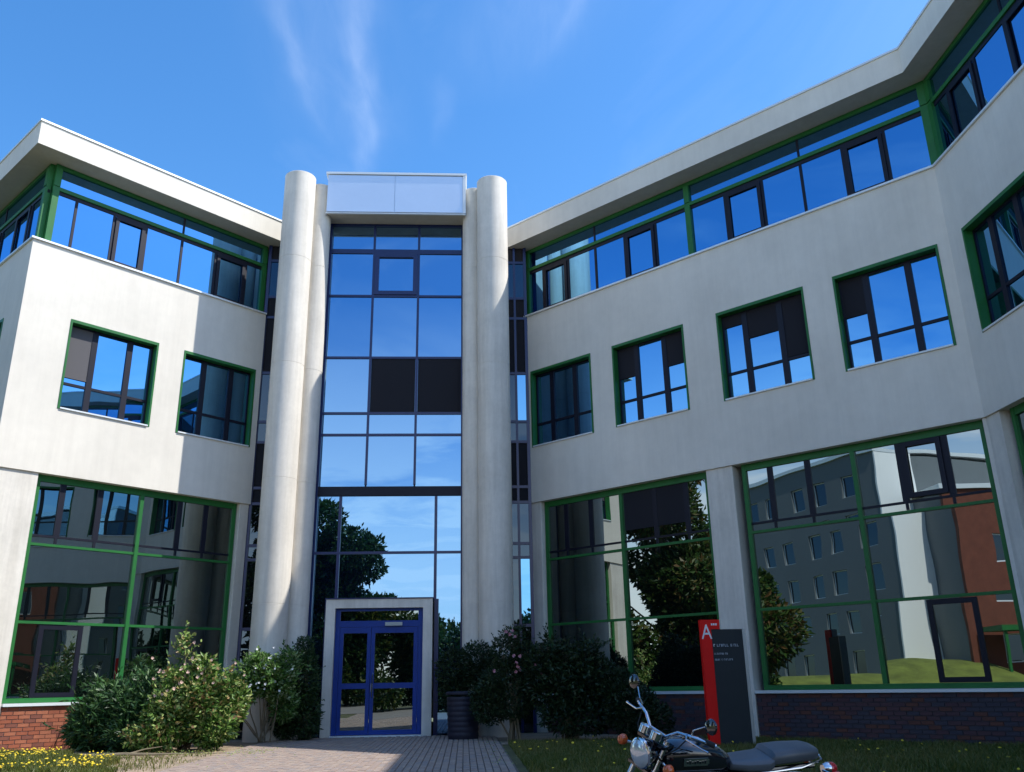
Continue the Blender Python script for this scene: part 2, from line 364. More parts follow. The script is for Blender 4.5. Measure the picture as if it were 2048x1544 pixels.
for x, y in order:
    k = random.choice((0, 0, 1, 2)); z = gz(x, y)+.014+random.uniform(-.002, .003); h = rad(random.uniform(-.8, .8))
    if cnt < 300 and y >= 13.25:
        o = bpy.data.objects.new('paver', pmesh[k]); o.location = (x, y, z); o.rotation_euler = (0, 0, h); COL.objects.link(o); o.parent = path; cnt += 1
    else:
        rest[k].add([(x+a, y+b, z+c) for a, b, c in pv], pf)
rv = MB(); mi = []
for k, r in enumerate(rest):
    rv.add(r.v, r.f); mi += [k]*len(r.f)
o = rv.build('pavers', PAV, path); o.data.polygons.foreach_set('material_index', mi); tag(o, kind='stuff')

# ------------------------------------------------------------------ the office building
B = thing('office_building', 'off-white three-storey office building with green window frames and blue-glazed entrance tower', 'building', (-1.85, 21.5, 0))

# walls of the first and second floors
HR = [(.232, 2.245), (2.908, 4.959), (5.821, 7.908), (8.55, 10.644)]
HL = [(.163, 2.175), (2.825, 4.897)]
HS = [(.447, 2.45), (3.25, 5.3), (6.1, 8.15)]
ZB, ZT = 6.918, 9.021
TH = .3
wall_holes('wall', FR, 0, RB, ZW, Z3, [(a, b, ZB, ZT) for a, b in HR], TH, WALL, B)
wall_holes('wall', FL, 0, LB, ZW, Z3, [(a, b, ZB, ZT) for a, b in HL], TH, WALL, B)
wall_holes('wall', FS, 0, 12, ZW, Z3, [(a, b, ZB, ZT) for a, b in HS], TH, WALL, B)
wall_holes('wall', FC, TH, 12, ZW, Z3, [(1.0+.0, 3.0, ZB, ZT), (3.8, 5.8, ZB, ZT)], TH, WALL, B)
# ledge flashing on the wall tops
def strip(name, pts, w0, w1, z0, z1, m, parent):
    """mitred strip along an open plan polyline given as list of (frame, s) corner points already mitred: pts = [(outer xy, inner xy)]"""
    vs = []; fs = []
    for (a, b) in pts: vs += [(a[0], a[1], z0), (a[0], a[1], z1), (b[0], b[1], z1), (b[0], b[1], z0)]
    n = len(pts)
    for i in range(n-1):
        for k in range(4): fs.append((4*i+k, 4*(i+1)+k, 4*(i+1)+(k+1) % 4, 4*i+(k+1) % 4))
    fs.append((3, 2, 1, 0)); fs.append((4*(n-1), 4*(n-1)+1, 4*(n-1)+2, 4*(n-1)+3))
    o = obj(name, vs, fs, m, parent); bm = bmesh.new(); bm.from_mesh(o.data); bmesh.ops.recalc_face_normals(bm, faces=bm.faces); bm.to_mesh(o.data); bm.free(); return o
T22 = math.tan(rad(22.5))
def Rpts(o, s0, s1S):   # polyline R then S at outward offset o
    return [FR(s0, o, 0).xy, FR(RB-T22*o, o, 0).xy, FS(s1S, o, 0).xy]
def Lpts(o, s0, s1C): return [FL(s0, o, 0).xy, FL(LB+o, o, 0).xy, FC(s1C, o, 0).xy]
strip('wall_coping', list(zip(Rpts(.045, 0, 12), Rpts(-.25, 0, 12))), 0, 0, Z3+.002, Z3+.045, FLASH, B)
strip('wall_coping', list(zip(Lpts(.045, 0, 12), Lpts(-.25, 0, 12))), 0, 0, Z3+.002, Z3+.045, FLASH, B)
# floor slabs behind walls (dark interior stops)
# roof: soffit + fascia as one mitred slab
OH = .367
outer = [FC(12, OH, 0).xy, FL(LB+OH, OH, 0).xy, FL(-.3, OH, 0).xy, Vector((-4.3, 22.2)), Vector((.62, 22.2)), FR(-.45, OH, 0).xy, FR(RB-T22*OH, OH, 0).xy, FS(12, OH, 0).xy,
         Vector((22, FS(12, 0, 0).y)), Vector((22, 34)), Vector((-20, 34))]
def prism(name, poly, z0, z1, m, parent):
    n = len(poly); vs = [(p[0], p[1], z0) for p in poly]+[(p[0], p[1], z1) for p in poly]
    fs = [tuple(range(n)), tuple(range(n, 2*n))]+[(i, (i+1) % n, n+(i+1) % n, n+i) for i in range(n)]
    o = obj(name, vs, fs, m, parent); bm = bmesh.new(); bm.from_mesh(o.data); bmesh.ops.recalc_face_normals(bm, faces=bm.faces); bm.to_mesh(o.data); bm.free(); return o
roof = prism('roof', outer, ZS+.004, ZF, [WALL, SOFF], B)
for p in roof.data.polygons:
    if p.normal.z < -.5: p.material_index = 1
strip('roof_flashing', list(zip([FR(-.45, OH+.025, 0).xy, FR(RB-T22*(OH+.025), OH+.025, 0).xy, FS(12, OH+.025, 0).xy], [FR(-.45, 0, 0).xy, FR(RB, 0, 0).xy, FS(12, 0, 0).xy])), 0, 0, ZF+.002, ZF+.05, FLASH, B)
strip('roof_flashing', list(zip(Lpts(OH+.025, -.3, 12), Lpts(0, -.3, 12))), 0, 0, ZF+.002, ZF+.05, FLASH, B)
# closing walls at the rear and the far end
rear = MB()
rear.box(ID, 21.5, 21.8, FS(12, 0, 0).y, 33.6, 0, ZS); rear.box(ID, -19.5, 21.5, 33.3, 33.6, 0, ZS)
rear.box(ID, SO[0]+.3, 21.5, FS(12, 0, 0).y, FS(11.7, 0, 0).y, 0, ZS)
rear.box(ID, -19.5, -19.2, FC(12, 0, 0).y+.3, 33.3, 0, ZS)
rear.build('rear_wall', WALL, B)
# slab edges that stop the view into the hollow building
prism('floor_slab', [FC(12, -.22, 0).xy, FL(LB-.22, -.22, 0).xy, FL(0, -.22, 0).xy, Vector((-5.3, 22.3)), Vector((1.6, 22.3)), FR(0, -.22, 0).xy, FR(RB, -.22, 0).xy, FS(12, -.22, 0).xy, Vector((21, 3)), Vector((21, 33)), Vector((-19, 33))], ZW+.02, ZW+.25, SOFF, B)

def pane(fr, s0, s1, z0, z1, o, m, parent, name='pane', th=.012):
    return box(name, fr, (s0, s1, o-th, o, z0, z1), m, parent)

def punched(fr, s0, s1, blinds=(), glass=GL_UP, bm_=SCREEN):
    """punched window: green lining, dark three-light frame, sill, panes, screens"""
    g_ = rect_frame(fr, s0+.002, s1-.002, ZB+.002, ZT-.002, .045, -.21, .012, wt=.07, wb=0)
    w = g_.build('window', GREEN, B)
    box('sill', fr, (s0+.05, s1-.05, -.2, .035, ZB+.003, ZB+.035), SILL, w)
    a, b = s0+.05, s1-.05; u = a+.555; v = b-.60
    d = rect_frame(fr, a, b, ZB+.04, ZT-.075, .045, -.21, -.16)
    for c in (u, v): d.box(fr, c-.065, c+.065, -.212, -.15, ZB+.085, ZT-.12)
    zz = ZB+.64
    for p, q in ((a+.045, u-.065), (u+.065, v-.065), (v+.065, b-.045)): d.box(fr, p, q, -.208, -.158, zz-.03, zz+.03)
    d.build('mullion', DARK, w)
    for k, (p, q) in enumerate(((a+.045, u-.065), (u+.065, v-.065), (v+.065, b-.045))):
        pane(fr, p-.01, q+.01, ZB+.075, zz-.02, -.185, glass, w); pane(fr, p-.01, q+.01, zz+.02, ZT-.11, -.185, glass, w)
    for k, zb_, m_ in blinds:
        p, q = ((a+.03, u-.055), (u+.055, v-.055), (v+.055, b-.03))[k]
        z_ = zb_
        s_ = MB(); s_.box(fr, p, q, -.17, -.163, z_+.03, ZT-.08); s_.box(fr, p, q, -.175, -.155, z_, z_+.03)
        s_.build('blind', m_, w)
    return w
punched(FR, *HR[0])
punched(FR, *HR[1], [(0, 8.15, SCREEN), (2, 8.15, SCREEN)])
punched(FR, *HR[2], [(0, 8.66, SCREEN), (1, 8.27, SCREEN), (2, 7.6, SCREEN)])
punched(FR, *HR[3], [(0, 8.09, SCREEN)])
punched(FL, *HL[0]); punched(FL, *HL[1], [(2, 7.70, SCREEN_SUN)])
for h in HS: punched(FS, *h)
punched(FC, 1.0, 3.0); punched(FC, 3.8, 5.8)

def ribbon(fr, s0, s1, posts, muls, casements, glass=GL_UP, blinds=(), endpost=True):
    """top-floor ribbon: green frame, transom, dark mullions, casements"""
    g_ = MB(); zb = Z3+.047; zt = ZS
    g_.box(fr, s0, s1, SET-.06, SET+.04, zt-.10, zt)                       # head
    g_.box(fr, s0, s1, SET-.05, SET+.03, zb, zb+.05)                       # foot
    g_.box(fr, s0, s1, SET-.05, SET+.05, ZM-.04, ZM+.05)                   # transom
    for p in posts:
        w_ = .07
        g_.box(fr, p-w_, p+w_, SET-.055, SET+.07, zb+.052, ZM-.042); g_.box(fr, p-w_, p+w_, SET-.055, SET+.07, ZM+.052, zt-.102)
    w = g_.build('ribbon_window', GREEN, B)
    d = MB()
    for c in muls:
        d.box(fr, c-.03, c+.03, SET-.04, SET+.02, zb+.052, ZM-.135)
        
    d.box(fr, s0, s1, SET-.045, SET+.015, ZM-.13, ZM-.045)
    for c in [m for i, m in enumerate(muls) if m in blinds]: d.box(fr, c-.025, c+.025, SET-.04, SET+.015, ZM+.055, zt-.105)
    d.build('mullion', DARK, w)
    for a, b in casements: rect_frame(fr, a+.035, b-.035, zb+.06, ZM-.14, .085, SET+.0205, SET+.05).build('casement', DARK, w)
    cuts = sorted([s0]+list(posts)+list(muls)+[s1])
    for a, b in zip(cuts, cuts[1:]):
        if b-a > .15: pane(fr, a+.01, b-.01, zb+.01, ZM-.08, SET, glass, w)
    cu = sorted([s0]+list(posts)+[m for m in muls if m in blinds]+[s1])
    for a, b in zip(cu, cu[1:]):
        if b-a > .15: pane(fr, a+.01, b-.01, ZM+.01, zt-.05, SET, glass, w)
    return w
so = SET
ribbon(FR, .0, RB-T22*so-.02, [.07, 5.27, RB-T22*so-.1], [.62, 1.5, 2.42, 3.36, 4.3, 6.25, 7.2, 8.14, 9.09, 9.98], [(3.36, 4.3), (6.25, 7.2), (9.09, 9.98), (.62, 1.5)], blinds=(2.42, 8.14))
ribbon(FL, .0, LB+so-.06, [.07, LB+so-.13], [.6, 1.5, 2.45, 3.4, 4.2, 5.1], [(.6, 1.5), (3.4, 4.2)], blinds=(2.45,))
ribbon(FS, T22*so+.02, 12, [T22*so+.1, 5.2, 10.4], [.56, 1.5, 2.46, 3.4, 4.3, 6.1, 7.1, 8.1, 9.1], [(.56, 1.5), (2.46, 3.4), (6.1, 7.1)], blinds=(2.46, 8.1))
ribbon(FC, -so+.06, 12, [-so+.13, 5.2, 10.4], [1.1, 2.05, 3.0, 3.95, 6.1, 7.1, 8.1], [(1.1, 2.05), (3.0, 3.95)], blinds=(3.0,))
# floor behind the ribbon so that the top edge is closed
# ---- ground floor
ZSL, Z1, Z2 = .90, 4.015, 2.446
def bay(fr, s0, s1, centre, top_m, low_m=(), blinds=(), casem=(), glass=GL_GR, zb=ZSL):
    g_ = MB(); zt = ZW
    g_.box(fr, s0, s0+.09, SET-.05, SET+.05, zb, zt); g_.box(fr, s1-.09, s1, SET-.05, SET+.05, zb, zt)
    g_.box(fr, s0+.09, s1-.09, SET-.05, SET+.04, zt-.14, zt); g_.box(fr, s0+.09, s1-.09, SET-.05, SET+.05, zb, zb+.09)
    segs = [(s0+.09, s1-.09)] if centre is None else [(s0+.09, centre-.042), (centre+.042, s1-.09)]
    if centre is not None: g_.box(fr, centre-.042, centre+.042, SET-.05, SET+.06, zb+.092, zt-.142)
    for a, b in segs:
        for z in (Z1, Z2): g_.box(fr, a, b, SET-.04, SET+.045, z-.027, z+.027)
    w = g_.build('window_wall', GREEN, B)
    d = MB()
    for a, b in segs: 
        d.box(fr, a, b, SET-.03, SET+.02, Z1+.16, Z1+.205)
    for c in top_m:
        d.box(fr, c-.06, c+.06, SET-.032, SET+.022, Z1+.207, zt-.145); d.box(fr, c-.025, c+.025, SET-.032, SET+.022, Z1+.04, Z1+.158)
    d.build('mullion', DARK, w)
    for a, b in casem: rect_frame(fr, a, b, Z1+.25, zt-.15, .09, SET+.023, SET+.06).build('casement', DARK, w)
    for a, b in low_m: rect_frame(fr, a, b, zb+.095, Z2-.04, .09, SET-.03, SET+.03).build('casement', DARK, w)
    for a, b in segs:
        for z0, z1 in ((zb+.05, Z2), (Z2, Z1), (Z1, zt-.08)): pane(fr, a-.02, b+.02, z0+.01, z1-.01, SET, glass, w)
    for a, b, z0, z1, m_ in blinds: box('blind', fr, (a, b, SET+.004, SET+.014, z0, z1), m_, w)
    return w
bay(FR, .46, 5.17, 2.80, [1.12, 1.88, 3.72, 4.55], [], [(2.87, 3.66, 4.45, 5.33, SCREEN), (3.78, 4.49, 4.45, 5.33, SCREEN)])
bay(FR, 5.98, 10.80, 8.37, [6.6, 7.42, 9.24, 10.07], [(9.30, 10.14)], [], [(9.30, 10.01)])
bay(FL, .29, 5.02, 2.70, [1.08, 1.75, 3.63, 4.44], [(3.62, 4.5)])
bay(FS, .5, 5.3, 2.9, [1.3, 2.1, 3.7, 4.5]); bay(FS, 6.2, 11.5, 8.9, [7.1, 7.9, 9.8, 10.6])
bay(FC, 1.0, 5.8, 3.4, [1.8, 2.6, 4.2, 5.0]); bay(FC, 6.7, 11.5, 9.0, [7.5, 8.3, 9.9, 10.7])
def pil(fr, s0, s1, z1=ZW-.002): return box('pilaster', fr, (s0, s1, -.5, -.04, 0, z1), CONC, B, .012)
pil(FR, .10, .44); pil(FR, 5.19, 5.83); pil(FL, .02, .27); pil(FS, 5.45, 6.05); pil(FC, 6.0, 6.5)
# corner pilasters
prism('pilaster', [FR(10.81, -.04, 0).xy, FR(RB+T22*.04, -.04, 0).xy, FS(.38, -.04, 0).xy, FS(.38, -.6, 0).xy, FR(10.81, -.6, 0).xy], 0, ZW-.002, CONC, B)
prism('pilaster', [FL(5.04, -.04, 0).xy, FL(LB-.04, -.04, 0).xy, FC(.9, -.04, 0).xy, FC(.9, -.5, 0).xy, FL(5.04, -.5, 0).xy], 0, ZW-.002, CONC, B)
# plinths with single bricks
def brick_mesh(w, k, pal):
    h, t, b = .0325, .014, .003
    vs = [(-w, 0, -h), (w, 0, -h), (w, 0, h), (-w, 0, h), (-w+b, -t, -h+b), (w-b, -t, -h+b), (w-b, -t, h-b), (-w+b, -t, h-b)]
    me = bpy.data.meshes.new('brick'); me.from_pydata(vs, [], [(4, 5, 6, 7), (0, 1, 5, 4), (1, 2, 6, 5), (2, 3, 7, 6), (3, 0, 4, 7)]); me.materials.append(pal[k]); return me
BM = {}
def plinth(fr, s0, s1, single=None, pal=BRICK, mo=MORTAR):
    p = box('plinth', fr, (s0, s1, -.45, -.07, 0, .835), mo, B)
    box('sill', fr, (s0-.0, s1+.0, -.30, -.005, .84, .895), SILL, p)
    ang = math.atan2(fr.a.y, fr.a.x)
    n_out = fr.n
    if (Matrix.Rotation(ang, 3, 'Z') @ Vector((0, -1, 0))).dot(n_out) < 0: ang += pi
    st = MB(); mi = []; n = 0
    for r in range(11):
        z = .04+r*.075; x = s0-(.11 if r % 2 else 0)
        while x < s1-.02:
            a = max(x, s0+.002); b = min(x+.21, s1-.002)
            if b-a > .03:
                k = random.choice((0, 0, 1, 1, 2)); c = (a+b)/2; w = round((b-a)/2, 4); out = -.07+random.uniform(-.001, .0015)
                if single and single[0] <= c <= single[1]:
                    key = (w, k, pal is BRICK)
                    if key not in BM: BM[key] = brick_mesh(w, k, pal)
                    o = bpy.data.objects.new('brick', BM[key]); o.matrix_basis = Matrix.Translation(fr(c, out, z)) @ Matrix.Rotation(ang, 4, 'Z')
                    link(o, p); n += 1
                else:
                    st.box(fr, a, b, out, out+.014, z-.0325, z+.0325); mi += [k]*6
            x += .22
    if st.f:
        o = st.build('bricks', pal, p); o.data.polygons.foreach_set('material_index', mi); tag(o, kind='stuff')
    return n
nb = plinth(FR, 5.85, 10.79, (6.0, 10.79), BRICK_SHADE, MORTAR_SHADE); nb += plinth(FL, .29, 5.02, (4.35, 5.02))
plinth(FR, .46, 5.17, None, BRICK_SHADE, MORTAR_SHADE); plinth(FS, .4, 5.43); plinth(FS, 6.07, 11.9); plinth(FC, .95, 5.98); plinth(FC, 6.52, 11.9)
print('single bricks', nb)

# ---- tower
TX0, TX1 = -3.661, -.048
ZG = 13.16
zr = [13.163, 12.361, 10.998, 9.233, 7.712, 7.141, 5.72]
cols = [(-3.66, -2.455), (-2.455, -1.245), (-1.245, -.048)]
tw = MB()
tw.box(FT, TX0-.35, TX0+.05, -.08, .04, 0, ZG); tw.box(FT, TX1-.04, TX1+.35, -.08, .04, 0, ZG)
for c in (-2.455, -1.245): tw.box(FT, c-.03, c+.03, -.08, .035, 5.85, ZG-.062)
tw.box(FT, TX0+.05, TX1-.04, -.08, .045, ZG-.06, ZG)
for z in zr[1:6]:
    for (a, b) in cols: tw.box(FT, max(a+.03, TX0+.05), min(b-.03, TX1-.04), -.07, .033, z-(.10 if z > 12 else .03), z+.03)
tower = tw.build('curtain_wall', BLUEF, B)
box('spandrel_beam', FT, (TX0+.05, TX1-.04, -.08, .06, 5.57, 5.80), DARK, tower)
zz = [(zr[1], ZG), (zr[2], zr[1]-.08), (zr[3], zr[2]), (zr[4], zr[3]), (zr[5], zr[4]), (5.80, zr[5])]
for i, (z0, z1) in enumerate(zz):
    for j, (a, b) in enumerate(cols):
        pane(FT, a+.02, b-.02, z0+.01, z1-.01, 0, GL_TW, tower)
for (a, b) in cols[1:]:
    s_ = MB(); s_.box(FT, a+.035, b-.035, .006, .014, zr[4]+.035, zr[3]-.035); s_.box(FT, a+.035, b-.035, .004, .03, zr[4]+.032, zr[4]+.06); s_.build('blind', SCREEN, tower)
rect_frame(FT, -2.42, -1.28, zr[2]+.035, zr[1]-.105, .11, -.02, .06).build('casement', BLUEF, tower)
# lower glazing around the door
lw_ = MB()
for c in (-3.05, -.70): lw_.box(FT, c-.035, c+.035, -.08, .035, 3.06, 5.56)
for a, b in ((TX0+.05, -3.085), (-3.015, -.735), (-.665, TX1-.04)): lw_.box(FT, a, b, -.07, .033, 4.14, 4.20)
for c in (-3.25, -.66): lw_.box(FT, c-.05, c+.05, -.08, .035, 0, 3.055)
lw_.box(FT, -3.30, -.61, -.08, .034, 3.01, 3.06)
lowg = lw_.build('entrance_glazing', BLUEF, B)
for a, b in ((TX0+.03, -3.07), (-3.03, -.72), (-.68, TX1-.02)):
    pane(FT, a, b, 4.18, 5.56, 0, GL_TW, lowg); pane(FT, a, b, 3.04 if a > -3.5 and b < -.5 else .03, 4.16, 0, GL_TW, lowg)
# roof panel box
def roofp():
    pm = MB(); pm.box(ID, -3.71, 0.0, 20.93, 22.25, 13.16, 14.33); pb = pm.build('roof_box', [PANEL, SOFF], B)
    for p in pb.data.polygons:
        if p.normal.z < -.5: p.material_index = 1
    for a, b in ((-3.70, -1.90), (-1.885, -.06)):
        q = MB(); q.box(ID, a, b, 20.895, 20.926, 13.19, 14.31); q.build('panel', PANEL, pb)
    e = MB(); e.box(ID, -3.76, .06, 20.87, 22.27, 14.335, 14.40); e.box(ID, -.05, .03, 20.885, 20.925, 13.17, 14.33)
    e.box(ID, -3.73, 0.03, 20.90, 20.96, 13.135, 13.158); e.build('edge_trim', FLASH, pb)
roofp()
def column(x, y, r, z, label=None):
    mb = MB(); prof = [(r, -.1)]
    zz_ = 2.9
    while zz_ < z-.5:
        prof += [(r, zz_-.006), (r-.006, zz_), (r, zz_+.006)]; zz_ += 2.9
    prof += [(r, z-.012), (r-.012, z)]
    mb.lathe(prof, (x, y, 0), 48); o = mb.build('column', CONC, B, True)
    if label: o['label'] = label
    return o
column(-4.41, 20.75, .405, 14.10); column(.74, 20.75, .405, 14.03)
column(-3.93, 21.23, .30, 14.06); column(.25, 21.23, .30, 14.0)
# recessed glazing between tower and wings
FQ = Frame((0, 22.1), (1, 0), (0, -1))
for a, b in ((-5.42, -3.95), (.25, 1.72)):
    q = MB(); q.box(FQ, a, a+.08, -.06, .04, 0, ZS); q.box(FQ, b-.08, b, -.06, .04, 0, ZS)
    m0 = (a+b)/2 + (.4 if a > 0 else -.4); q.box(FQ, m0-.03, m0+.03, -.05, .03, 0, ZS)
    for z in (1.0, 2.45, 4.1, 4.45, 5.5, 5.9, 7.1, 7.65, 9.0, 10.6, 11.2, 12.3):
        q.box(FQ, a+.08, m0-.03, -.05, .03, z-.035, z+.035); q.box(FQ, m0+.03, b-.08, -.05, .03, z-.035, z+.035)
    w = q.build('recess_glazing', BLUEF, B)
    zl = [.0, 1.0, 2.45, 4.1, 4.45, 5.5, 5.9, 7.1, 7.65, 9.0, 10.6, 11.2, 12.3, ZS]
    for z0, z1 in zip(zl, zl[1:]):
        dark = (z0 in (5.9, 9.0, 10.6, 12.3, 5.5))
        pane(FQ, a+.07, m0-.02, z0+.01, z1-.01, 0, SCREEN if dark else GL_DK, w, 'spandrel' if dark else 'pane')
        pane(FQ, m0+.02, b-.07, z0+.01, z1-.01, 0, SCREEN if dark else (GL_UP if z0 in (2.45, 7.65) else GL_DK), w, 'spandrel' if dark else 'pane')
# infill above the recess and beside the tower
q = MB(); q.box(ID, -4.25, TX0-.36, 21.6, 22.09, 0, ZF+.3); q.box(ID, TX1+.36, .6, 21.6, 22.09, 0, ZF+.3); q.build('tower_cheek', CONC, B)

# ---- door
FD = Frame((0, 21.25), (1, 0), (0, -1))
sr = MB(); sr.box(FD, -3.235, -3.015, -.29, 0, 0, 3.045); sr.box(FD, -.965, -.745, -.29, 0, 0, 3.045); sr.box(FD, -3.015, -.965, -.29, 0, 2.845, 3.045)
surround = sr.build('door_surround', CONC, B)
box('cap', FD, (-3.26, -.72, -.29, .02, 3.05, 3.075), BLUEF, surround)
box('threshold', FD, (-3.015, -.965, -.28, .02, 0, .05), SILL, surround)
dz = -.12
df = MB()
df.box(FD, -3.01, -2.90, dz-.06, dz, .055, 2.84); df.box(FD, -1.08, -.97, dz-.06, dz, .055, 2.84); df.box(FD, -2.90, -1.08, dz-.06, dz, 2.78, 2.84); df.box(FD, -2.90, -1.08, dz-.06, dz, 2.42, 2.56)
door = df.build('entrance_door', DOORB, B)
pane(FD, -2.91, -1.07, 2.54, 2.79, dz-.02, GL_GR, door)
for a, b, pa, pb_ in ((-2.895, -2.175, -2.81, -2.26), (-2.165, -1.085, -2.08, -1.18)):
    l_ = MB(); o0, o1 = dz-.055, dz-.005
    l_.box(FD, a, pa, o0, o1, .06, 2.415); l_.box(FD, pb_, b, o0, o1, .06, 2.415); l_.box(FD, pa, pb_, o0, o1, 2.28, 2.415); l_.box(FD, pa, pb_, o0, o1, .06, .16); l_.box(FD, pa, pb_, o0, o1, 1.05, 1.17)
    l_.build('door_leaf', DOORB, door)
    pane(FD, pa-.01, pb_+.01, .15, 1.06, dz-.03, GL_GR, door); pane(FD, pa-.01, pb_+.01, 1.16, 2.29, dz-.03, GL_GR, door)
h_ = MB(); h_.tube([FD(-2.10, .0, .85), FD(-2.10, .06, .88), FD(-2.10, .06, 1.35), FD(-2.10, 0.0, 1.38)], .014); h_.build('door_handle', CHROME, door, True)
box('lock_plate', FD, (-2.145, -2.10, dz-.004, dz+.008, .98, 1.16), SEDGE, door)
box('door_closer', FD, (-1.85, -1.45, dz, dz+.06, 2.44, 2.52), SEDGE, door)

# ------------------------------------------------------------------ plants
def leaf_cloud(name, blobs, n, L, wd, m, parent, tone=(0, 1), seed=1, shell=.55, droop=0.0, clipz=.02, fold=.25, sprigs=0):
    rnd = random.Random(seed); vs = []; fs = []; tn = []
    vol = [b[3]*b[4]*b[5] for b in blobs]; tot = sum(vol)
    for b, v in zip(blobs, vol):
        cx, cy, cz, rx, ry, rz = b[:6]; tb = b[6] if len(b) > 6 else rnd.uniform(-.12, .12)
        for _ in range(int(n*v/tot)):
            d = Vector((rnd.gauss(0, 1), rnd.gauss(0, 1), rnd.gauss(0, 1))).normalized()
            r = rnd.random()**(1/3) if rnd.random() > shell else rnd.uniform(.78, 1.06)
            r *= 1+.16*noise.noise(Vector((cx, cy, cz))+d*2.4)
            p = Vector((cx+d.x*rx*r, cy+d.y*ry*r, cz+d.z*rz*r))
            if p.z < clipz: continue
            t = (d*.8+Vector((rnd.uniform(-1, 1), rnd.uniform(-1, 1), rnd.uniform(-.6, 1)-droop))).normalized()
            s = t.cross(Vector((rnd.uniform(-1, 1), rnd.uniform(-1, 1), rnd.uniform(-1, 1)))).normalized(); nn = t.cross(s)
            l = L*rnd.uniform(.6, 1.3); w = wd*rnd.uniform(.7, 1.25); k = len(vs)
            vs += [p, p+t*l*.5+s*w*.5+nn*l*.06, p+t*l-nn*l*fold*rnd.random(), p+t*l*.5-s*w*.5+nn*l*.06]; fs += [(k, k+1, k+2, k+3)]
            tn.append(min(1, max(0, tone[0]+(tone[1]-tone[0])*rnd.random()**1.4+tb)))
    for b in blobs:      # loose sprigs that stick out of the mass
        for _ in range(sprigs):
            d = Vector((rnd.gauss(0, 1), rnd.gauss(0, 1)-.3, rnd.gauss(.5, .7))).normalized(); p = Vector((b[0]+d.x*b[3]*.85, b[1]+d.y*b[4]*.85, b[2]+d.z*b[5]*.85))
            g = (d+Vector((rnd.uniform(-.4, .4), rnd.uniform(-.4, .4), rnd.uniform(0, .8)))).normalized(); ln = rnd.uniform(1.2, 3.6)*L; nl = 12; tb = rnd.uniform(-.15, .25)
            for q in range(nl):
                c = p+g*ln*q/nl+Vector((0, 0, -.02*(q/nl)**2)); t = (g*.6+Vector((rnd.uniform(-1, 1), rnd.uniform(-1, 1), rnd.uniform(-.8, .8)))).normalized(); s = t.cross(g+Vector((.01, 0, 0))).normalized()
                l = L*rnd.uniform(.6, 1.0); w = wd*.9; k = len(vs); vs += [c, c+t*l*.5+s*w*.5, c+t*l, c+t*l*.5-s*w*.5]; fs.append((k, k+1, k+2, k+3)); tn.append(min(1, max(0, tone[0]+(tone[1]-tone[0])*rnd.random()+tb)))
    o = obj(name, [tuple(v) for v in vs], fs, m, parent)
    a = o.data.attributes.new('tint', 'FLOAT', 'FACE'); a.data.foreach_set('value', tn); return o
def stems(name, x, y, z, pts, m, parent, r0=.018, seed=1, mid=None):
    rnd = random.Random(seed); mb = MB()
    for p in pts:
        a = Vector((x+rnd.uniform(-.15, .15), y+rnd.uniform(-.1, .1), z)); b = Vector(p); q = a.lerp(b, .5)+Vector((rnd.uniform(-.08, .08), rnd.uniform(-.08, .08), 0))
        mb.tube([a, a.lerp(q, .5)+Vector((rnd.uniform(-.03, .03), 0, 0)), q, q.lerp(b, .6), b], [r0, r0*.85, r0*.7, r0*.5, r0*.3], 5)
    return mb.build(name, m, parent)
def flowers(name, pts, r, m, parent, seed=3, petals=5):
    rnd = random.Random(seed); vs = []; fs = []
    for p in pts:
        p = Vector(p); n = Vector((rnd.uniform(-.5, .5), -1, rnd.uniform(-.2, .8))).normalized(); u = n.orthogonal().normalized(); w = n.cross(u)
        for k in range(petals):
            a = 2*pi*k/petals+rnd.random()*.4; d = u*cos(a)+w*sin(a); e = u*cos(a+1.2)+w*sin(a+1.2); rr = r*rnd.uniform(.7, 1.2)
            i = len(vs); vs += [p, p+d*rr*.8+n*rr*.25, p+(d+e).normalized()*rr+n*rr*.35, p+e*rr*.8+n*rr*.15]; fs.append((i, i+1, i+2, i+3))
    return obj(name, [tuple(v) for v in vs], fs, m, parent)
def shrub(label, x, y, blobs, n, L, wd, m, seed, tone=(0, 1), nst=14, fl=None, group=None, shell=.5, cat='shrub', r0=.018, name='shrub'):
    t = thing(name, label, cat, (x, y, 0), group=group)
    leaf_cloud('foliage', blobs, n, L, wd, m, t, tone, seed, shell, sprigs=16)
    rnd = random.Random(seed+50)
    ends = []
    for _ in range(nst):
        b = rnd.choice(blobs); ends.append((b[0]+rnd.uniform(-.5, .5)*b[3], b[1]+rnd.uniform(-.5, .5)*b[4], b[2]+rnd.uniform(0, .8)*b[5]))
    stems('stems', x, y, 0, ends, STEMM, t, r0, seed)
    if fl: tag(flowers('flowers', *fl, t, seed), kind='stuff')
    return t
R_ = random.Random(11)
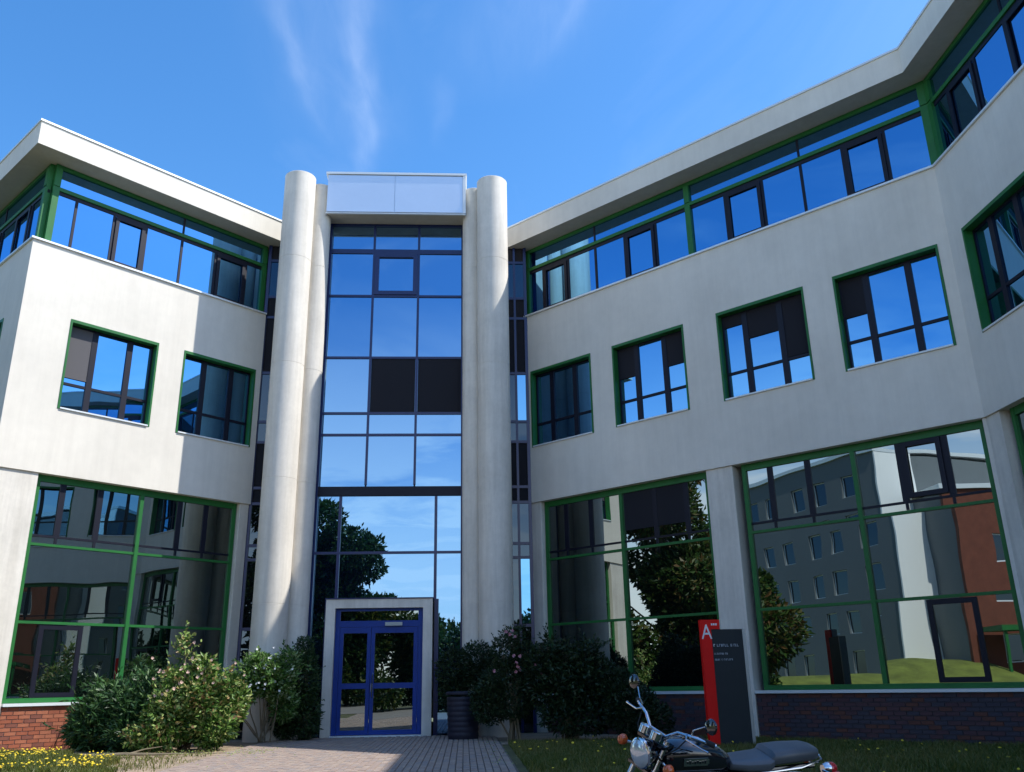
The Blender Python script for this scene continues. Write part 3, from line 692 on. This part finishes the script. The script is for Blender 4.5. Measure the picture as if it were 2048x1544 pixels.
# left: dark glossy shrub, mixed rose bush beside it, pale flowering bush, dark shrub against the door
shrub('low dark green shrub leftmost in the bed under the left wing windows', -6.85, 18.9,
      [(-7.0, 18.7, .5, .62, .6, .5), (-6.4, 18.6, .7, .62, .6, .5), (-7.35, 18.9, .4, .42, .5, .4), (-6.2, 18.3, .35, .6, .5, .38), (-5.9, 18.9, .9, .42, .5, .4), (-6.75, 18.9, .95, .45, .5, .32), (-6.3, 18.9, 1.22, .22, .3, .22), (-7.1, 18.8, .98, .25, .3, .2)], 12000, .17, .04, LEAF_M, 5, (0, 1.15))
shrub('mixed green and rust rose bush with faded blooms in the left bed', -5.3, 18.2,
      [(-5.5, 17.9, .65, .5, .5, .5), (-5.0, 17.9, .9, .45, .45, .45), (-4.75, 17.9, .42, .4, .4, .34), (-5.3, 18.1, 1.15, .34, .35, .35), (-5.0, 18.0, 1.42, .2, .25, .28), (-5.7, 17.7, .3, .5, .4, .25), (-5.55, 18.4, 1.75, .06, .07, .4), (-4.5, 18.3, .85, .28, .35, .4), (-4.45, 17.8, 1.15, .16, .2, .2), (-5.7, 18.2, 1.15, .14, .2, .22)], 12500, .11, .055, LEAF_L, 8,
      fl=([(-5.3+R_.gauss(0, .35), 17.5+R_.uniform(-.1, .2), 1.35+R_.gauss(0, .28)) for _ in range(24)], .032, BLUSH), shell=.45)
shrub('pale flowering bush in front of the foot of the left round columns', -4.15, 19.8,
      [(-4.3, 19.7, 1.42, .40, .35, .36), (-4.0, 19.7, 1.25, .42, .35, .34), (-4.6, 19.6, 1.05, .28, .3, .28), (-3.75, 19.8, 1.6, .2, .25, .24), (-4.75, 19.2, .75, .2, .2, .35), (-3.8, 19.8, .75, .25, .25, .3)], 7000, .11, .045, LEAF_F, 12,
      fl=([(-4.2+R_.gauss(0, .26), 19.3+R_.uniform(-.08, .1), 1.3+R_.gauss(0, .26)) for _ in range(22)], .026, WHT), shell=.45)
shrub('dark shrub squeezed between the left columns and the door surround', -3.45, 20.6,
      [(-3.5, 20.4, 1.2, .30, .35, .7), (-3.85, 20.5, .7, .4, .35, .6), (-3.4, 20.4, .5, .28, .35, .45), (-3.55, 20.5, 1.8, .2, .25, .35)], 8000, .085, .035, LEAF_D, 15)
# right side
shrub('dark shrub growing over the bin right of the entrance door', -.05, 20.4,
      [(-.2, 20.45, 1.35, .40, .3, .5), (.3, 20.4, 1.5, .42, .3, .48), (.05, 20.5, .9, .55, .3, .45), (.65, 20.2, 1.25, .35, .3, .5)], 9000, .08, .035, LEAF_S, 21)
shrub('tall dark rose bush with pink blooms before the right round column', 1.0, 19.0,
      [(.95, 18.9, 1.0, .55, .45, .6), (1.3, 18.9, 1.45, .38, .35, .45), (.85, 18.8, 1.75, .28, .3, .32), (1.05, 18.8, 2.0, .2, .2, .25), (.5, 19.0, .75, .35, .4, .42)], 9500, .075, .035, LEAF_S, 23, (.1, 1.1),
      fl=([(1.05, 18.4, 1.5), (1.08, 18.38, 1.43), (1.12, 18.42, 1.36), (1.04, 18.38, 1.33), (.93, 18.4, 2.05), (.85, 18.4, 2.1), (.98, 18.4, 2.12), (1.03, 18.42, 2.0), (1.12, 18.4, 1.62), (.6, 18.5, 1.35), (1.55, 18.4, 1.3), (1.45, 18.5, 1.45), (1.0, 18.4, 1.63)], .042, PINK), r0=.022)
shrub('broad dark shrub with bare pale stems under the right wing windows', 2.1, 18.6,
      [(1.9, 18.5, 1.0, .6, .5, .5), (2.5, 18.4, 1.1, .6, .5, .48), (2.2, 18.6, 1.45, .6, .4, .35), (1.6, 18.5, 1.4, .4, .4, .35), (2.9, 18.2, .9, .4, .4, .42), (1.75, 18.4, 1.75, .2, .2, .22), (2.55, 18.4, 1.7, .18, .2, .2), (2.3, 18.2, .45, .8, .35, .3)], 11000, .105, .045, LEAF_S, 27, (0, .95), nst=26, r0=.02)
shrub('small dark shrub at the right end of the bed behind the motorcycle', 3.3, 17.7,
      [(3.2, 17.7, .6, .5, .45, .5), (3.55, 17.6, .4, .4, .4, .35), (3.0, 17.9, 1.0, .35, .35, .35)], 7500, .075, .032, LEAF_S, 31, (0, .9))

# bins / planter / boulders by the door
t = thing('litter_bin', 'round blue-black bin standing right of the entrance door', 'bin', (-.02, 19.65, 0))
mb = MB(); prof = [(.29, 0), (.31, .04)]
for i in range(8): prof += [(.315+i*.003, .08+i*.1), (.322+i*.003, .10+i*.1), (.322+i*.003, .14+i*.1), (.315+i*.003, .16+i*.1)]
mb.lathe(prof, (-.02, 19.65, 0), 28); mb.build('body', BIN, t, True)
mb = MB(); mb.lathe([(.345, .90), (.365, .91), (.365, .95), (.34, .965), (.33, .95), (.31, .91)], (-.02, 19.65, 0), 28); mb.build('rim', BIN, t, True)
# ------------------------------------------------------------------ grass and small flowers
def grass(name, n, reg, hmin, hmax, seed, tone, dens=None):
    rnd = random.Random(seed); vs = []; fs = []; tn = []
    for _ in range(n):
        x, y = reg(rnd)
        if dens and noise.noise(Vector((x*.9, y*.9, seed)))+rnd.uniform(-.5, .5) < dens: continue
        z = gz(x, y); h = rnd.uniform(hmin, hmax)*(1+.5*noise.noise(Vector((x*1.5, y*1.5, 0)))); a = rnd.random()*2*pi; w = rnd.uniform(.004, .009)
        dx, dy = cos(a), sin(a); le = h*rnd.uniform(.1, .7); b = rnd.random()*2*pi; k = len(vs)
        vs += [(x-dx*w, y-dy*w, z), (x+dx*w, y+dy*w, z), (x+cos(b)*le*.35+dx*w*.7, y+sin(b)*le*.35+dy*w*.7, z+h*.6), (x+cos(b)*le*.35-dx*w*.7, y+sin(b)*le*.35-dy*w*.7, z+h*.6), (x+cos(b)*le, y+sin(b)*le, z+h)]
        fs += [(k, k+1, k+2, k+3), (k+3, k+2, k+4)]; t_ = min(1, max(0, rnd.uniform(*tone)+.3*noise.noise(Vector((x*.5, y*.5, 5))))); tn += [t_, t_]
    o = obj(name, vs, fs, GRASS, None); a = o.data.attributes.new('tint', 'FLOAT', 'FACE'); a.data.foreach_set('value', tn); tag(o, kind='stuff'); return o
def reg_r(r):
    while True:
        y = 9.5+8.7*r.random()**.8; x = r.uniform(.85, 10)
        if x+y < 23.4: return x, y
def reg_l(r):
    while True:
        y = r.uniform(13.0, 18.0); x = r.uniform(-9.5, -4.9)
        if x-y > -27.2 and x < -6.2+(16.2-y)*.6+.3*sin(y*2.1): return x, y
g = grass('grass', 90000, reg_r, .04, .11, 3, (.3, 1.0)); tag(g, 'dark green lawn grass growing right of the paved path', 'grass')
g = grass('grass', 60000, reg_l, .04, .12, 4, (.25, 1.0)); tag(g, 'sunlit yellow-green meadow grass at the left edge', 'grass')
g = grass('grass', 5000, lambda r: (r.uniform(-6.8, -4.3), r.uniform(13.4, 17.3)), .03, .08, 6, (.4, 1.0), .3); tag(g, 'sparse dry grass on the bare soil beside the path', 'grass')
def dots(name, n, reg, m, h0, h1, seed, r=.018, clump=None):
    rnd = random.Random(seed); mb = MB()
    for _ in range(n):
        x, y = reg(rnd)
        if clump is not None and noise.noise(Vector((x*1.1, y*.8, seed))) < clump: continue
        z = gz(x, y)+rnd.uniform(h0, h1); rr = r*rnd.uniform(.7, 1.3)
        mb.lathe([(rr*.3, -.006), (rr, 0), (rr*.8, .006)], (x, y, z), 6, Vector((rnd.uniform(-.4, .4), rnd.uniform(-.8, 0), 1)).normalized())
    return tag(mb.build(name, m), kind='stuff')
tag(dots('dandelions', 1300, reg_l, YEL, .07, .15, 41, .016, .05), 'small yellow flowers scattered over the sunlit left grass', 'flowers')
tag(dots('dandelions', 90, reg_r, YEL, .06, .12, 42, .02), 'few yellow flowers scattered over the shaded right lawn', 'flowers')

# ------------------------------------------------------------------ sign
sx0, sy = 4.22, 16.0
SN = thing('totem_sign', 'charcoal totem sign with red strip and white letter A before the right wing', 'sign', (4.75, sy, 0))
FG = Frame((4.22, sy), (1, 0), (0, -1))
q = MB(); q.box(FG, .0, .185, -.10, .035, 0, 1.98); q.box(FG, .185, .345, -.10, .035, 1.966, 2.13); q.box(FG, .0, .185, -.10, .035, 1.98, 2.13)
q.build('red_strip', RED, SN)
q = MB(); q.box(FG, .187, .745, -.10, .02, 0, 1.963); q.build('panel', SGREY, SN)
q = MB(); q.box(FG, .747, .80, -.11, .03, 0, 1.965); q.box(FG, .347, .375, -.08, .03, 1.968, 2.13); q.build('edge_trim', SEDGE, SN)
def text(body, size, fr, s, z, o, m, parent, name='lettering', ex=.002, sx=1.0):
    cu = bpy.data.curves.new(name, 'FONT'); cu.body = body; cu.size = size; cu.extrude = ex; cu.align_x = 'LEFT'
    ob = bpy.data.objects.new(name, cu); COL.objects.link(ob)
    bpy.context.view_layer.update(); dg = bpy.context.evaluated_depsgraph_get(); me = bpy.data.meshes.new_from_object(ob.evaluated_get(dg)); bpy.data.objects.remove(ob)
    M_ = Matrix.Translation(fr(s, o, z)) @ Matrix.Rotation(math.atan2(fr.a.y, fr.a.x), 4, 'Z') @ Matrix.Rotation(pi/2, 4, 'X')
    me.transform(M_ @ Matrix.Diagonal((sx, 1, 1, 1))); me.materials.clear(); me.materials.append(m); o_ = bpy.data.objects.new(name, me); link(o_, parent); MW[o_.name] = Matrix.Identity(4); return o_
text('A', .36, FG, .005, 1.80, .038, SWHITE, SN, ex=.002, sx=.78)
rr = random.Random(5)
def glyphs(s, z, n, h, m):      # lines of small print, too small to read in the photograph
    q = MB(); x = s
    for k in range(n):
        w = h*rr.uniform(.4, .7)
        if rr.random() < .12: x += w
        kind = rr.randrange(4); t = h*.2
        if kind in (0, 1, 3): q.box(FG, x, x+t, .021, .024, z, z+h)
        if kind in (0, 2): q.box(FG, x+t*1.02, x+w, .021, .024, z+h-t, z+h)
        if kind in (1, 2, 3): q.box(FG, x+t*1.02, x+w, .021, .024, z, z+t)
        if kind == 3: q.box(FG, x+w-t, x+w, .021, .024, z+t*1.05, z+h)
        if kind == 2: q.box(FG, x+w*.4, x+w*.4+t, .021, .024, z+t*1.05, z+h-t*1.05)
        x += w+h*.2
    q.build('small_print', m, SN)
glyphs(.21, 1.665, 1, .045, SWHITE); glyphs(.27, 1.665, 10, .045, SDIM)
glyphs(.21, 1.53, 10, .03, SDIM); glyphs(.21, 1.43, 13, .03, SDIM)
q = MB()
for k in range(3): q.box(FG, .19+k*.038, .19+k*.038+.028, .036, .039, 2.03, 2.065)
q.build('small_print', SWHITE, SN)

# ------------------------------------------------------------------ motorcycle
BK = thing('motorcycle', 'black and chrome motorcycle with a grey seat parked on its stand before the sign', 'motorcycle', (1.713, 6.80, -.228), (rad(-15.1), 0, rad(192.8)))
BMW = MW[BK.name]
class BB(MB):
    def done(s, name, m, parent=BK, smooth=True, steer=False):
        v = s.v
        if steer: v = [tuple(STEER @ Vector(x)) for x in v]
        v = [tuple(BMW @ Vector(x)) for x in v]
        o = obj(name, v, s.f, m, parent, smooth)
        try: o.data.set_sharp_from_angle(angle=rad(35))
        except Exception: pass
        return o
HP = Vector((.50, 0, .95)); rake = Vector((-.45, 0, 1)).normalized()
STEER = Matrix.Translation(HP) @ Matrix.Rotation(rad(20), 4, rake) @ Matrix.Translation(-HP)
def bbox(x0, x1, y0, y1, z0, z1):
    q = BB(); q.box(ID, x0, x1, y0, y1, z0, z1); return q
YA = Vector((0, 1, 0)); XA = Vector((1, 0, 0))
def wheel(cx, r, w, steer):
    q = BB(); n = 40; ring = 10
    for i in range(n):
        a = 2*pi*i/n
        for k in range(ring):
            b = 2*pi*k/ring; rr_ = r-w*.55+cos(b)*w*.55; q.v.append((cx+rr_*cos(a), sin(b)*w*.5, .32+rr_*sin(a)))
    for i in range(n):
        for k in range(ring): q.f.append((i*ring+k, i*ring+(k+1) % ring, ((i+1) % n)*ring+(k+1) % ring, ((i+1) % n)*ring+k))
    ty = q.done('wheel', RUB, steer=steer)
    q = BB(); rr_ = r-w*1.0
    q.lathe([(rr_-.02, -.03), (rr_, -.035), (rr_, .035), (rr_-.02, .03), (rr_-.022, 0)], (cx, 0, .32), 40, YA)
    q.done('rim', CHROME, ty, steer=steer)
    q = BB()
    for k in range(24):
        a = 2*pi*k/24; b = a+(.35 if k % 2 else -.35); q.tube([(cx+.03*cos(b), (.025 if k % 4 < 2 else -.025), .32+.03*sin(b)), (cx+(rr_-.015)*cos(a), 0, .32+(rr_-.015)*sin(a))], .0025, 4)
    q.lathe([(.04, -.05), (.045, -.03), (.045, .03), (.04, .05)], (cx, 0, .32), 16, YA)
    q.done('spokes', CHROME, ty, steer=steer)
wheel(.74, .32, .10, True); wheel(-.66, .32, .13, False)
q = BB()
for s in (-1, 1): q.tube([(.74, s*.095, .32), (.60, s*.095, .62)], .028, 12); q.tube([(.60, s*.095, .62), (.435, s*.095, 1.0)], .02, 12)
q.done('front_fork', CHROME, steer=True)
q = BB(); q.box(ID, .40, .50, -.13, .13, .965, .985); q.box(ID, .46, .56, -.13, .13, .78, .80); q.done('fork_yoke', BLACK, smooth=False, steer=True)
# headlight
q = BB(); hx = Vector((1, 0, -.04)).normalized(); hc = Vector((.56, 0, .90))
q.lathe([(.02, -.13), (.06, -.12), (.085, -.07), (.098, 0)], hc, 32, hx); hl = q.done('headlight', BLACK, steer=True)
q = BB(); q.lathe([(.098, 0.001), (.104, .005), (.104, .02), (.092, .028)], hc, 32, hx); q.done('rim', CHROME, hl, steer=True)
q = BB(); q.lathe([(.091, .029), (.075, .04), (.045, .048), (.015, .05)], hc, 32, hx); q.done('lens', LENS, hl, steer=True)
for s in (-1, 1):
    q = BB(); q.tube([(.50, s*.10, .90), (.52, s*.20, .885)], .009, 8); ind = q.done('indicator', CHROME, steer=True)
    q = BB(); q.lathe([(.015, -.03), (.034, -.015), (.037, .01), (.03, .028), (.012, .036)], (.53, s*.235, .885), 16, XA); q.done('lens', ORANGE, ind, steer=True)
# instruments, bar, grips, levers, mirrors
for s in (-1, 1):
    q = BB(); q.lathe([(.04, -.05), (.042, 0), (.038, .006)], (.50, s*.055, 1.06), 20, Vector((-.35, 0, 1)).normalized()); q.done('instrument', CHROME, steer=True)
q = BB(); q.tube([(.28, .39, 1.08), (.36, .30, 1.10), (.41, .16, 1.09), (.435, .08, 1.03), (.435, -.08, 1.03), (.41, -.16, 1.09), (.36, -.30, 1.10), (.28, -.39, 1.08)], .012, 10)
q.done('handlebar', CHROME, steer=True)
for s in (-1, 1):
    q = BB(); q.tube([(.285, s*.385, 1.08), (.35, s*.29, 1.10)], .019, 10); q.done('grip', RUB, steer=True)
    q = BB(); q.tube([(.39, s*.22, 1.10), (.42, s*.25, 1.085), (.385, s*.37, 1.065), (.37, s*.41, 1.06)], [.011, .007, .006, .009], 8); q.done('lever', CHROME, steer=True)
    q = BB(); q.tube([(.37, s*.25, 1.11), (.385, s*.27, 1.15), (.35, s*.34, 1.20)], .006, 8); mi_ = q.done('mirror', CHROME, steer=True)
    q = BB(); q.lathe([(.02, .02), (.046, .012), (.053, 0), (.049, -.004)], (.345, s*.385, 1.22), 20, Vector((1, 0, .1)).normalized()); q.done('housing', BLACK, mi_, steer=True)
    q = BB(); q.tube([(.37, s*.24, 1.10), (.44, s*.20, 1.0), (.50, s*.08, .88), (.45, s*.04, .72)], .005, 6); q.done('cable', RUB, steer=True)
# tank, badge, seat
q = BB(); q.loft([(.43, .855, .03, .05), (.41, .865, .09, .085), (.35, .875, .128, .105), (.24, .88, .145, .115), (.12, .87, .14, .11), (.0, .845, .115, .09), (-.08, .82, .085, .06), (-.11, .81, .05, .03)], 28, 2.6)
tank = q.done('fuel_tank', BLACK)
q = BB(); q.lathe([(.035, 0), (.036, .012), (.028, .018)], (.24, 0, .992), 20, Vector((0, 0, 1))); q.done('cap', CHROME, tank)
for s in (-1, 1):
    q = BB(); q.box(ID, .13, .31, s*.143, s*.150, .845, .895); q.box(ID, .12, .13, s*.142, s*.148, .855, .885); q.done('badge', CHROME, tank, False)
    q = BB()
    for k in range(8): q.box(ID, .145+k*.019, .145+k*.019+.012, s*.150, s*.152, .858+.004*(k % 2), .882-.004*(k % 3)); 
    q.done('badge_lettering', BLACK, tank, False)
q = BB(); q.loft([(-.06, .80, .06, .02), (-.09, .81, .10, .035), (-.2, .805, .13, .042), (-.36, .81, .145, .048), (-.40, .825, .135, .045)], 22, 3.2); seat = q.done('seat', VINYL)
q = BB(); q.loft([(-.385, .835, .12, .035), (-.41, .85, .132, .052), (-.55, .86, .125, .055), (-.72, .865, .115, .052), (-.78, .865, .09, .04), (-.80, .865, .05, .02)], 22, 3.2); q.done('pillion_pad', VINYL, seat)
q = BB(); q.tube([(-.2, s_*.155, .77) for s_ in (1,)]+[(-.6, .15, .80), (-.8, .10, .83), (-.84, 0, .835), (-.8, -.10, .83), (-.6, -.15, .80), (-.2, -.155, .77)], .008, 8); q.done('grab_rail', CHROME)
# rear
def fender(cx, r, w, a0, a1, name, m, steer):
    q = BB(); n = 14
    for i in range(n+1):
        a = rad(a0+(a1-a0)*i/n)
        for k in range(7):
            b = pi*k/6; rr_ = r+sin(b)*.03; q.v.append((cx+rr_*cos(a), cos(b)*w, .32+rr_*sin(a)))
    for i in range(n):
        for k in range(6): q.f.append((i*7+k, i*7+k+1, (i+1)*7+k+1, (i+1)*7+k))
    o = q.done(name, m, steer=steer); md = o.modifiers.new('thick', 'SOLIDIFY'); md.thickness = .004; return o
fender(-.66, .36, .08, 30, 175, 'rear_fender', BLACK, False); fender(.74, .35, .06, 45, 170, 'front_fender', BLACK, True)
q = BB(); q.lathe([(.03, -.05), (.045, -.02), (.045, 0)], (-.93, 0, .73), 20, -XA); tl_ = q.done('tail_light', CHROME)
q = BB(); q.lathe([(.044, .001), (.046, .03), (.035, .05), (.01, .056)], (-.93, 0, .73), 20, -XA); q.done('lens', TAILR, tl_)
for s in (-1, 1):
    q = BB(); q.tube([(-.84, s*.06, .74), (-.86, s*.15, .74)], .009, 8); ind = q.done('indicator', CHROME)
    q = BB(); q.lathe([(.015, -.03), (.034, -.015), (.037, .01), (.03, .028), (.012, .036)], (-.87, s*.185, .74), 16, -XA); q.done('lens', ORANGE if s < 0 else TAILR, ind)
    q = BB(); q.tube([(-.66, s*.13, .33), (-.50, s*.13, .74)], .012, 8); q.tube([(-.62, s*.13, .43), (-.53, s*.13, .66)], .028, 10); q.done('shock_absorber', CHROME)
    q = BB(); q.tube([(.22, s*.10, .42), (.33, s*.13, .30), (.1, s*.16, .20), (-.3, s*.17, .21), (-.95, s*.18, .26)], [.02, .02, .024, .04, .042], 12); q.done('exhaust', CHROME)
q = BB(); q.tube([(.44, 0, .92), (.1, 0, .76), (-.4, 0, .74), (-.8, 0, .76)], .02, 8)
for s in (-1, 1): q.tube([(.44, 0, .86), (.32, s*.06, .45), (.2, s*.1, .27), (-.3, s*.1, .27), (-.4, s*.1, .72)], .016, 8); q.tube([(-.28, s*.1, .33), (-.66, s*.1, .32)], .018, 8)
q.done('frame', BLACK)
q = BB(); q.loft([(.26, .36, .10, .08), (.22, .36, .14, .12), (-.05, .36, .15, .13), (-.26, .37, .12, .10)], 16, 4)
for k in range(9): q.lathe([(.085, 0), (.085, .008)], (.06, 0, .48+k*.024), 20, Vector((0, 0, 1)))
q.lathe([(.07, 0), (.075, .04), (.04, .07)], (.06, 0, .69), 20, Vector((0, 0, 1))); q.lathe([(.11, 0), (.105, .04), (.03, .055)], (.08, .13, .36), 24, YA); q.done('engine', ENG)
q = bbox(-.36, -.14, -.12, .12, .50, .70); q.done('side_cover', BLACK, smooth=False)
q = BB(); q.tube([(-.05, .12, .26), (-.10, .22, .10), (-.12, .29, -.05)], .01, 8); q.done('side_stand', BLACK)

# ------------------------------------------------------------------ what the glass mirrors: trees, flats, brick block behind the viewer
def tree(label, x, y, h, cr, n, seed, L=.26, trunk=.2, m=LEAF_T, low=.35, nb=24):
    rnd = random.Random(seed); t = thing('tree', label, 'tree', (x, y, -.28))
    mb = MB(); mb.tube([(x, y, -.3), (x+.1, y, h*.2), (x-.05, y+.1, h*.45), (x+.1, y, h*.75)], [trunk, trunk*.8, trunk*.6, trunk*.25], 10)
    bl = []
    for k in range(nb):
        a = rnd.random()*2*pi; rr_ = cr*rnd.uniform(.1, .75); z = h*(low+(1-low)*rnd.random()*.85); s = cr*rnd.uniform(.3, .5)*(1-.3*(z/h))
        bl.append((x+cos(a)*rr_*(1.15-.6*z/h), y+sin(a)*rr_, z, s, s, s*.8)); mb.tube([(x, y, z*.6), (x+cos(a)*rr_*.5, y+sin(a)*rr_*.5, z*.85), (bl[-1][0], bl[-1][1], z)], [trunk*.35, trunk*.22, trunk*.08], 6)
    mb.build('trunk', BARK, t, True); leaf_cloud('crown', bl, n, L, L*.55, m, t, (0, 1), seed, .5, .2)
    return t
tree('tall dense broad-leaved tree across the yard, mirrored in the entrance glass', -9.6, -9, 15.0, 4.7, 42000, 61, .34, low=.08)
tree('shorter dense tree beside the tall tree across the yard', -6.2, -10.5, 10.0, 3.3, 22000, 62, .32, .14, low=.05)
for i, (x, y, h, c) in enumerate([(-3.2, -12.5, 5.6, 3.0), (.2, -13.2, 5.3, 3.1), (3.6, -13, 5.2, 3.0), (7.2, -13.6, 6.4, 3.2)]):
    tree(['round bushy tree opposite the entrance door', 'bushy tree mirrored just right of the entrance door', 'low bushy tree across the yard right of the door line', 'taller bushy tree at the right end of the far tree row'][i], x, y, h, c, 14000, 70+i, .3, .12, low=.02)
tree('tree with yellowing leaves off the left wing corner', -17.6, 14.6, 13.5, 4.6, 46000, 81, .32, .17, LEAF_Y, .02)
tree('dark tree further left behind the left wing corner', -21.0, 11.2, 10.2, 3.3, 20000, 83, .32, .18, LEAF_T, .04)
# apartment block
AP = thing('apartment_block', 'plain white five-storey apartment block across the lawn, seen mirrored in the right wing glass', 'building', (-42, -8, -.28))
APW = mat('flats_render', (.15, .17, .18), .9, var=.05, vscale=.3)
FA = Frame((-30, -2.5), (-.9602, .2793), (.2793, .9602))
hol = []
for fl in range(5):
    for c in range(6): hol.append((1.5+c*2.7+(.35 if c % 2 else 0), 2.75+c*2.7+(.35 if c % 2 else 0), 1.4+fl*2.75, 2.95+fl*2.75))
wall_holes('wall', FA, 0, 17.5, -.28, 15.2, hol, .3, APW, AP)
q = MB(); q.box(FA, .0, 17.5, -12, -.31, -.28, 15.0); q.build('core', APW, AP)
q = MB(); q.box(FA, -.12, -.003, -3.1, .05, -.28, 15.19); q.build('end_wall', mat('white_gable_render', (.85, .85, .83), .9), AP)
q = MB(); q.box(FA, -.15, 17.65, -12.1, .15, 15.2, 15.45); q.build('roof', FLASH, AP)
wv = []
for (a, b, c, d) in hol:
    w = rect_frame(FA, a+.003, b-.003, c+.003, d-.003, .05, -.2, -.14).build('window', SILL, AP); pane(FA, a+.07, b-.07, c+.07, d-.07, -.17, GL_DK, w)
# brick block
BRK = thing('brick_block', 'red brick block with a flat canopy beyond the lawn to the left', 'building', (-33, -13, -.28))
bm_m = mat('brickwork', (.17, .05, .028), .9, var=.2, vscale=2)
FB = Frame((-27, -5.0), (0, -1), (1, 0))
wall_holes('wall', FB, 0, 12, -.28, 12, [(2+3.2*i, 3.6+3.2*i, 1.2+3.3*j, 2.9+3.3*j) for i in range(3) for j in range(3)], .3, bm_m, BRK)
for i in range(3):
    for j in range(3):
        w = rect_frame(FB, 2.003+3.2*i, 3.597+3.2*i, 1.203+3.3*j, 2.897+3.3*j, .08, -.2, -.14).build('window', SILL, BRK); pane(FB, 2.08+3.2*i, 3.52+3.2*i, 1.28+3.3*j, 2.82+3.3*j, -.17, GL_DK, w)
q = MB(); q.box(FB, 0, 12, -8, -.31, -.28, 11.9); q.build('core', APW, BRK); q = MB(); q.box(FB, -.2, 12.2, -8.2, .2, 12.002, 12.3); q.build('roof', FLASH, BRK)
q = MB(); q.box(FB, .5, 11, .3, 2.5, 3.0, 3.25)
for s in (.7, 5.5, 10.7): q.box(FB, s, s+.15, 2.2, 2.35, -.28, 2.998)
q.build('canopy', GREEN, BRK)

# grassy bank that rises in front of the flats
bank_m = mat('bank_grass', (.17, .20, .03), 1, var=.4, vscale=.8)
vs = []; fs = []; nx, ny = 40, 30
for j in range(ny+1):
    for i in range(nx+1):
        x = -62+42*i/nx; y = -8.5+20*j/ny; t = min(1, max(0, (-20-x)/9)); t = t*t*(3-2*t); e = min(1, min(y+8.5, 11.5-y)/2.5)
        vs.append((x, y, -.24+1.75*t*e+.05*noise.noise((x*.6, y*.6, 0))))
for j in range(ny):
    for i in range(nx): a = j*(nx+1)+i; fs.append((a, a+1, a+nx+2, a+nx+1))
o = obj('lawn_bank', vs, fs, bank_m, None, True); tag(o, kind='structure')

# fallen leaves and soil crumbs along the bed edges and a few in the paving
def litter(n, reg, seed, lab):
    rnd = random.Random(seed); vs = []; fs = []; tn = []
    for _ in range(n):
        x, y = reg(rnd); z = gz(x, y)+.042; a = rnd.random()*6.3; l = rnd.uniform(.02, .05); k = len(vs); w = l*.5; t = rnd.uniform(0, .02)
        vs += [(x, y, z), (x+cos(a)*l*.5-sin(a)*w*.5, y+sin(a)*l*.5+cos(a)*w*.5, z+t), (x+cos(a)*l, y+sin(a)*l, z+t*.3), (x+cos(a)*l*.5+sin(a)*w*.5, y+sin(a)*l*.5-cos(a)*w*.5, z+t)]; fs.append((k, k+1, k+2, k+3)); tn.append(rnd.uniform(.5, 1))
    o = obj('fallen_leaves', vs, fs, LEAF_L, None); a = o.data.attributes.new('tint', 'FLOAT', 'FACE'); a.data.foreach_set('value', tn); tag(o, lab, 'leaves', kind='stuff')
litter(700, lambda q: (q.uniform(-6.6, -3.4), q.gauss(17.0, .6)), 91, 'dry fallen leaves on the soil before the left bushes')
litter(160, lambda q: (q.choice((q.gauss(-3.9, .4), q.gauss(.5, .15))), q.uniform(13, 20)), 92, 'few dry leaves blown to the edges of the paved path')
t = thing('fallen_branch', 'thin bare fallen branch lying on the soil before the rose bush', 'branch', (-5.6, 16.6, 0))
q = MB(); q.tube([(-6.4, 16.5, .03), (-5.9, 16.65, .06), (-5.3, 16.62, .05), (-4.8, 16.8, .04)], [.035, .03, .022, .01], 7); q.build('stem', STEMM, t, True)
q = MB(); q.tube([(-5.8, 16.66, .06), (-5.6, 16.9, .12), (-5.35, 17.05, .15)], [.016, .01, .005], 6); q.build('twig', STEMM, t, True)
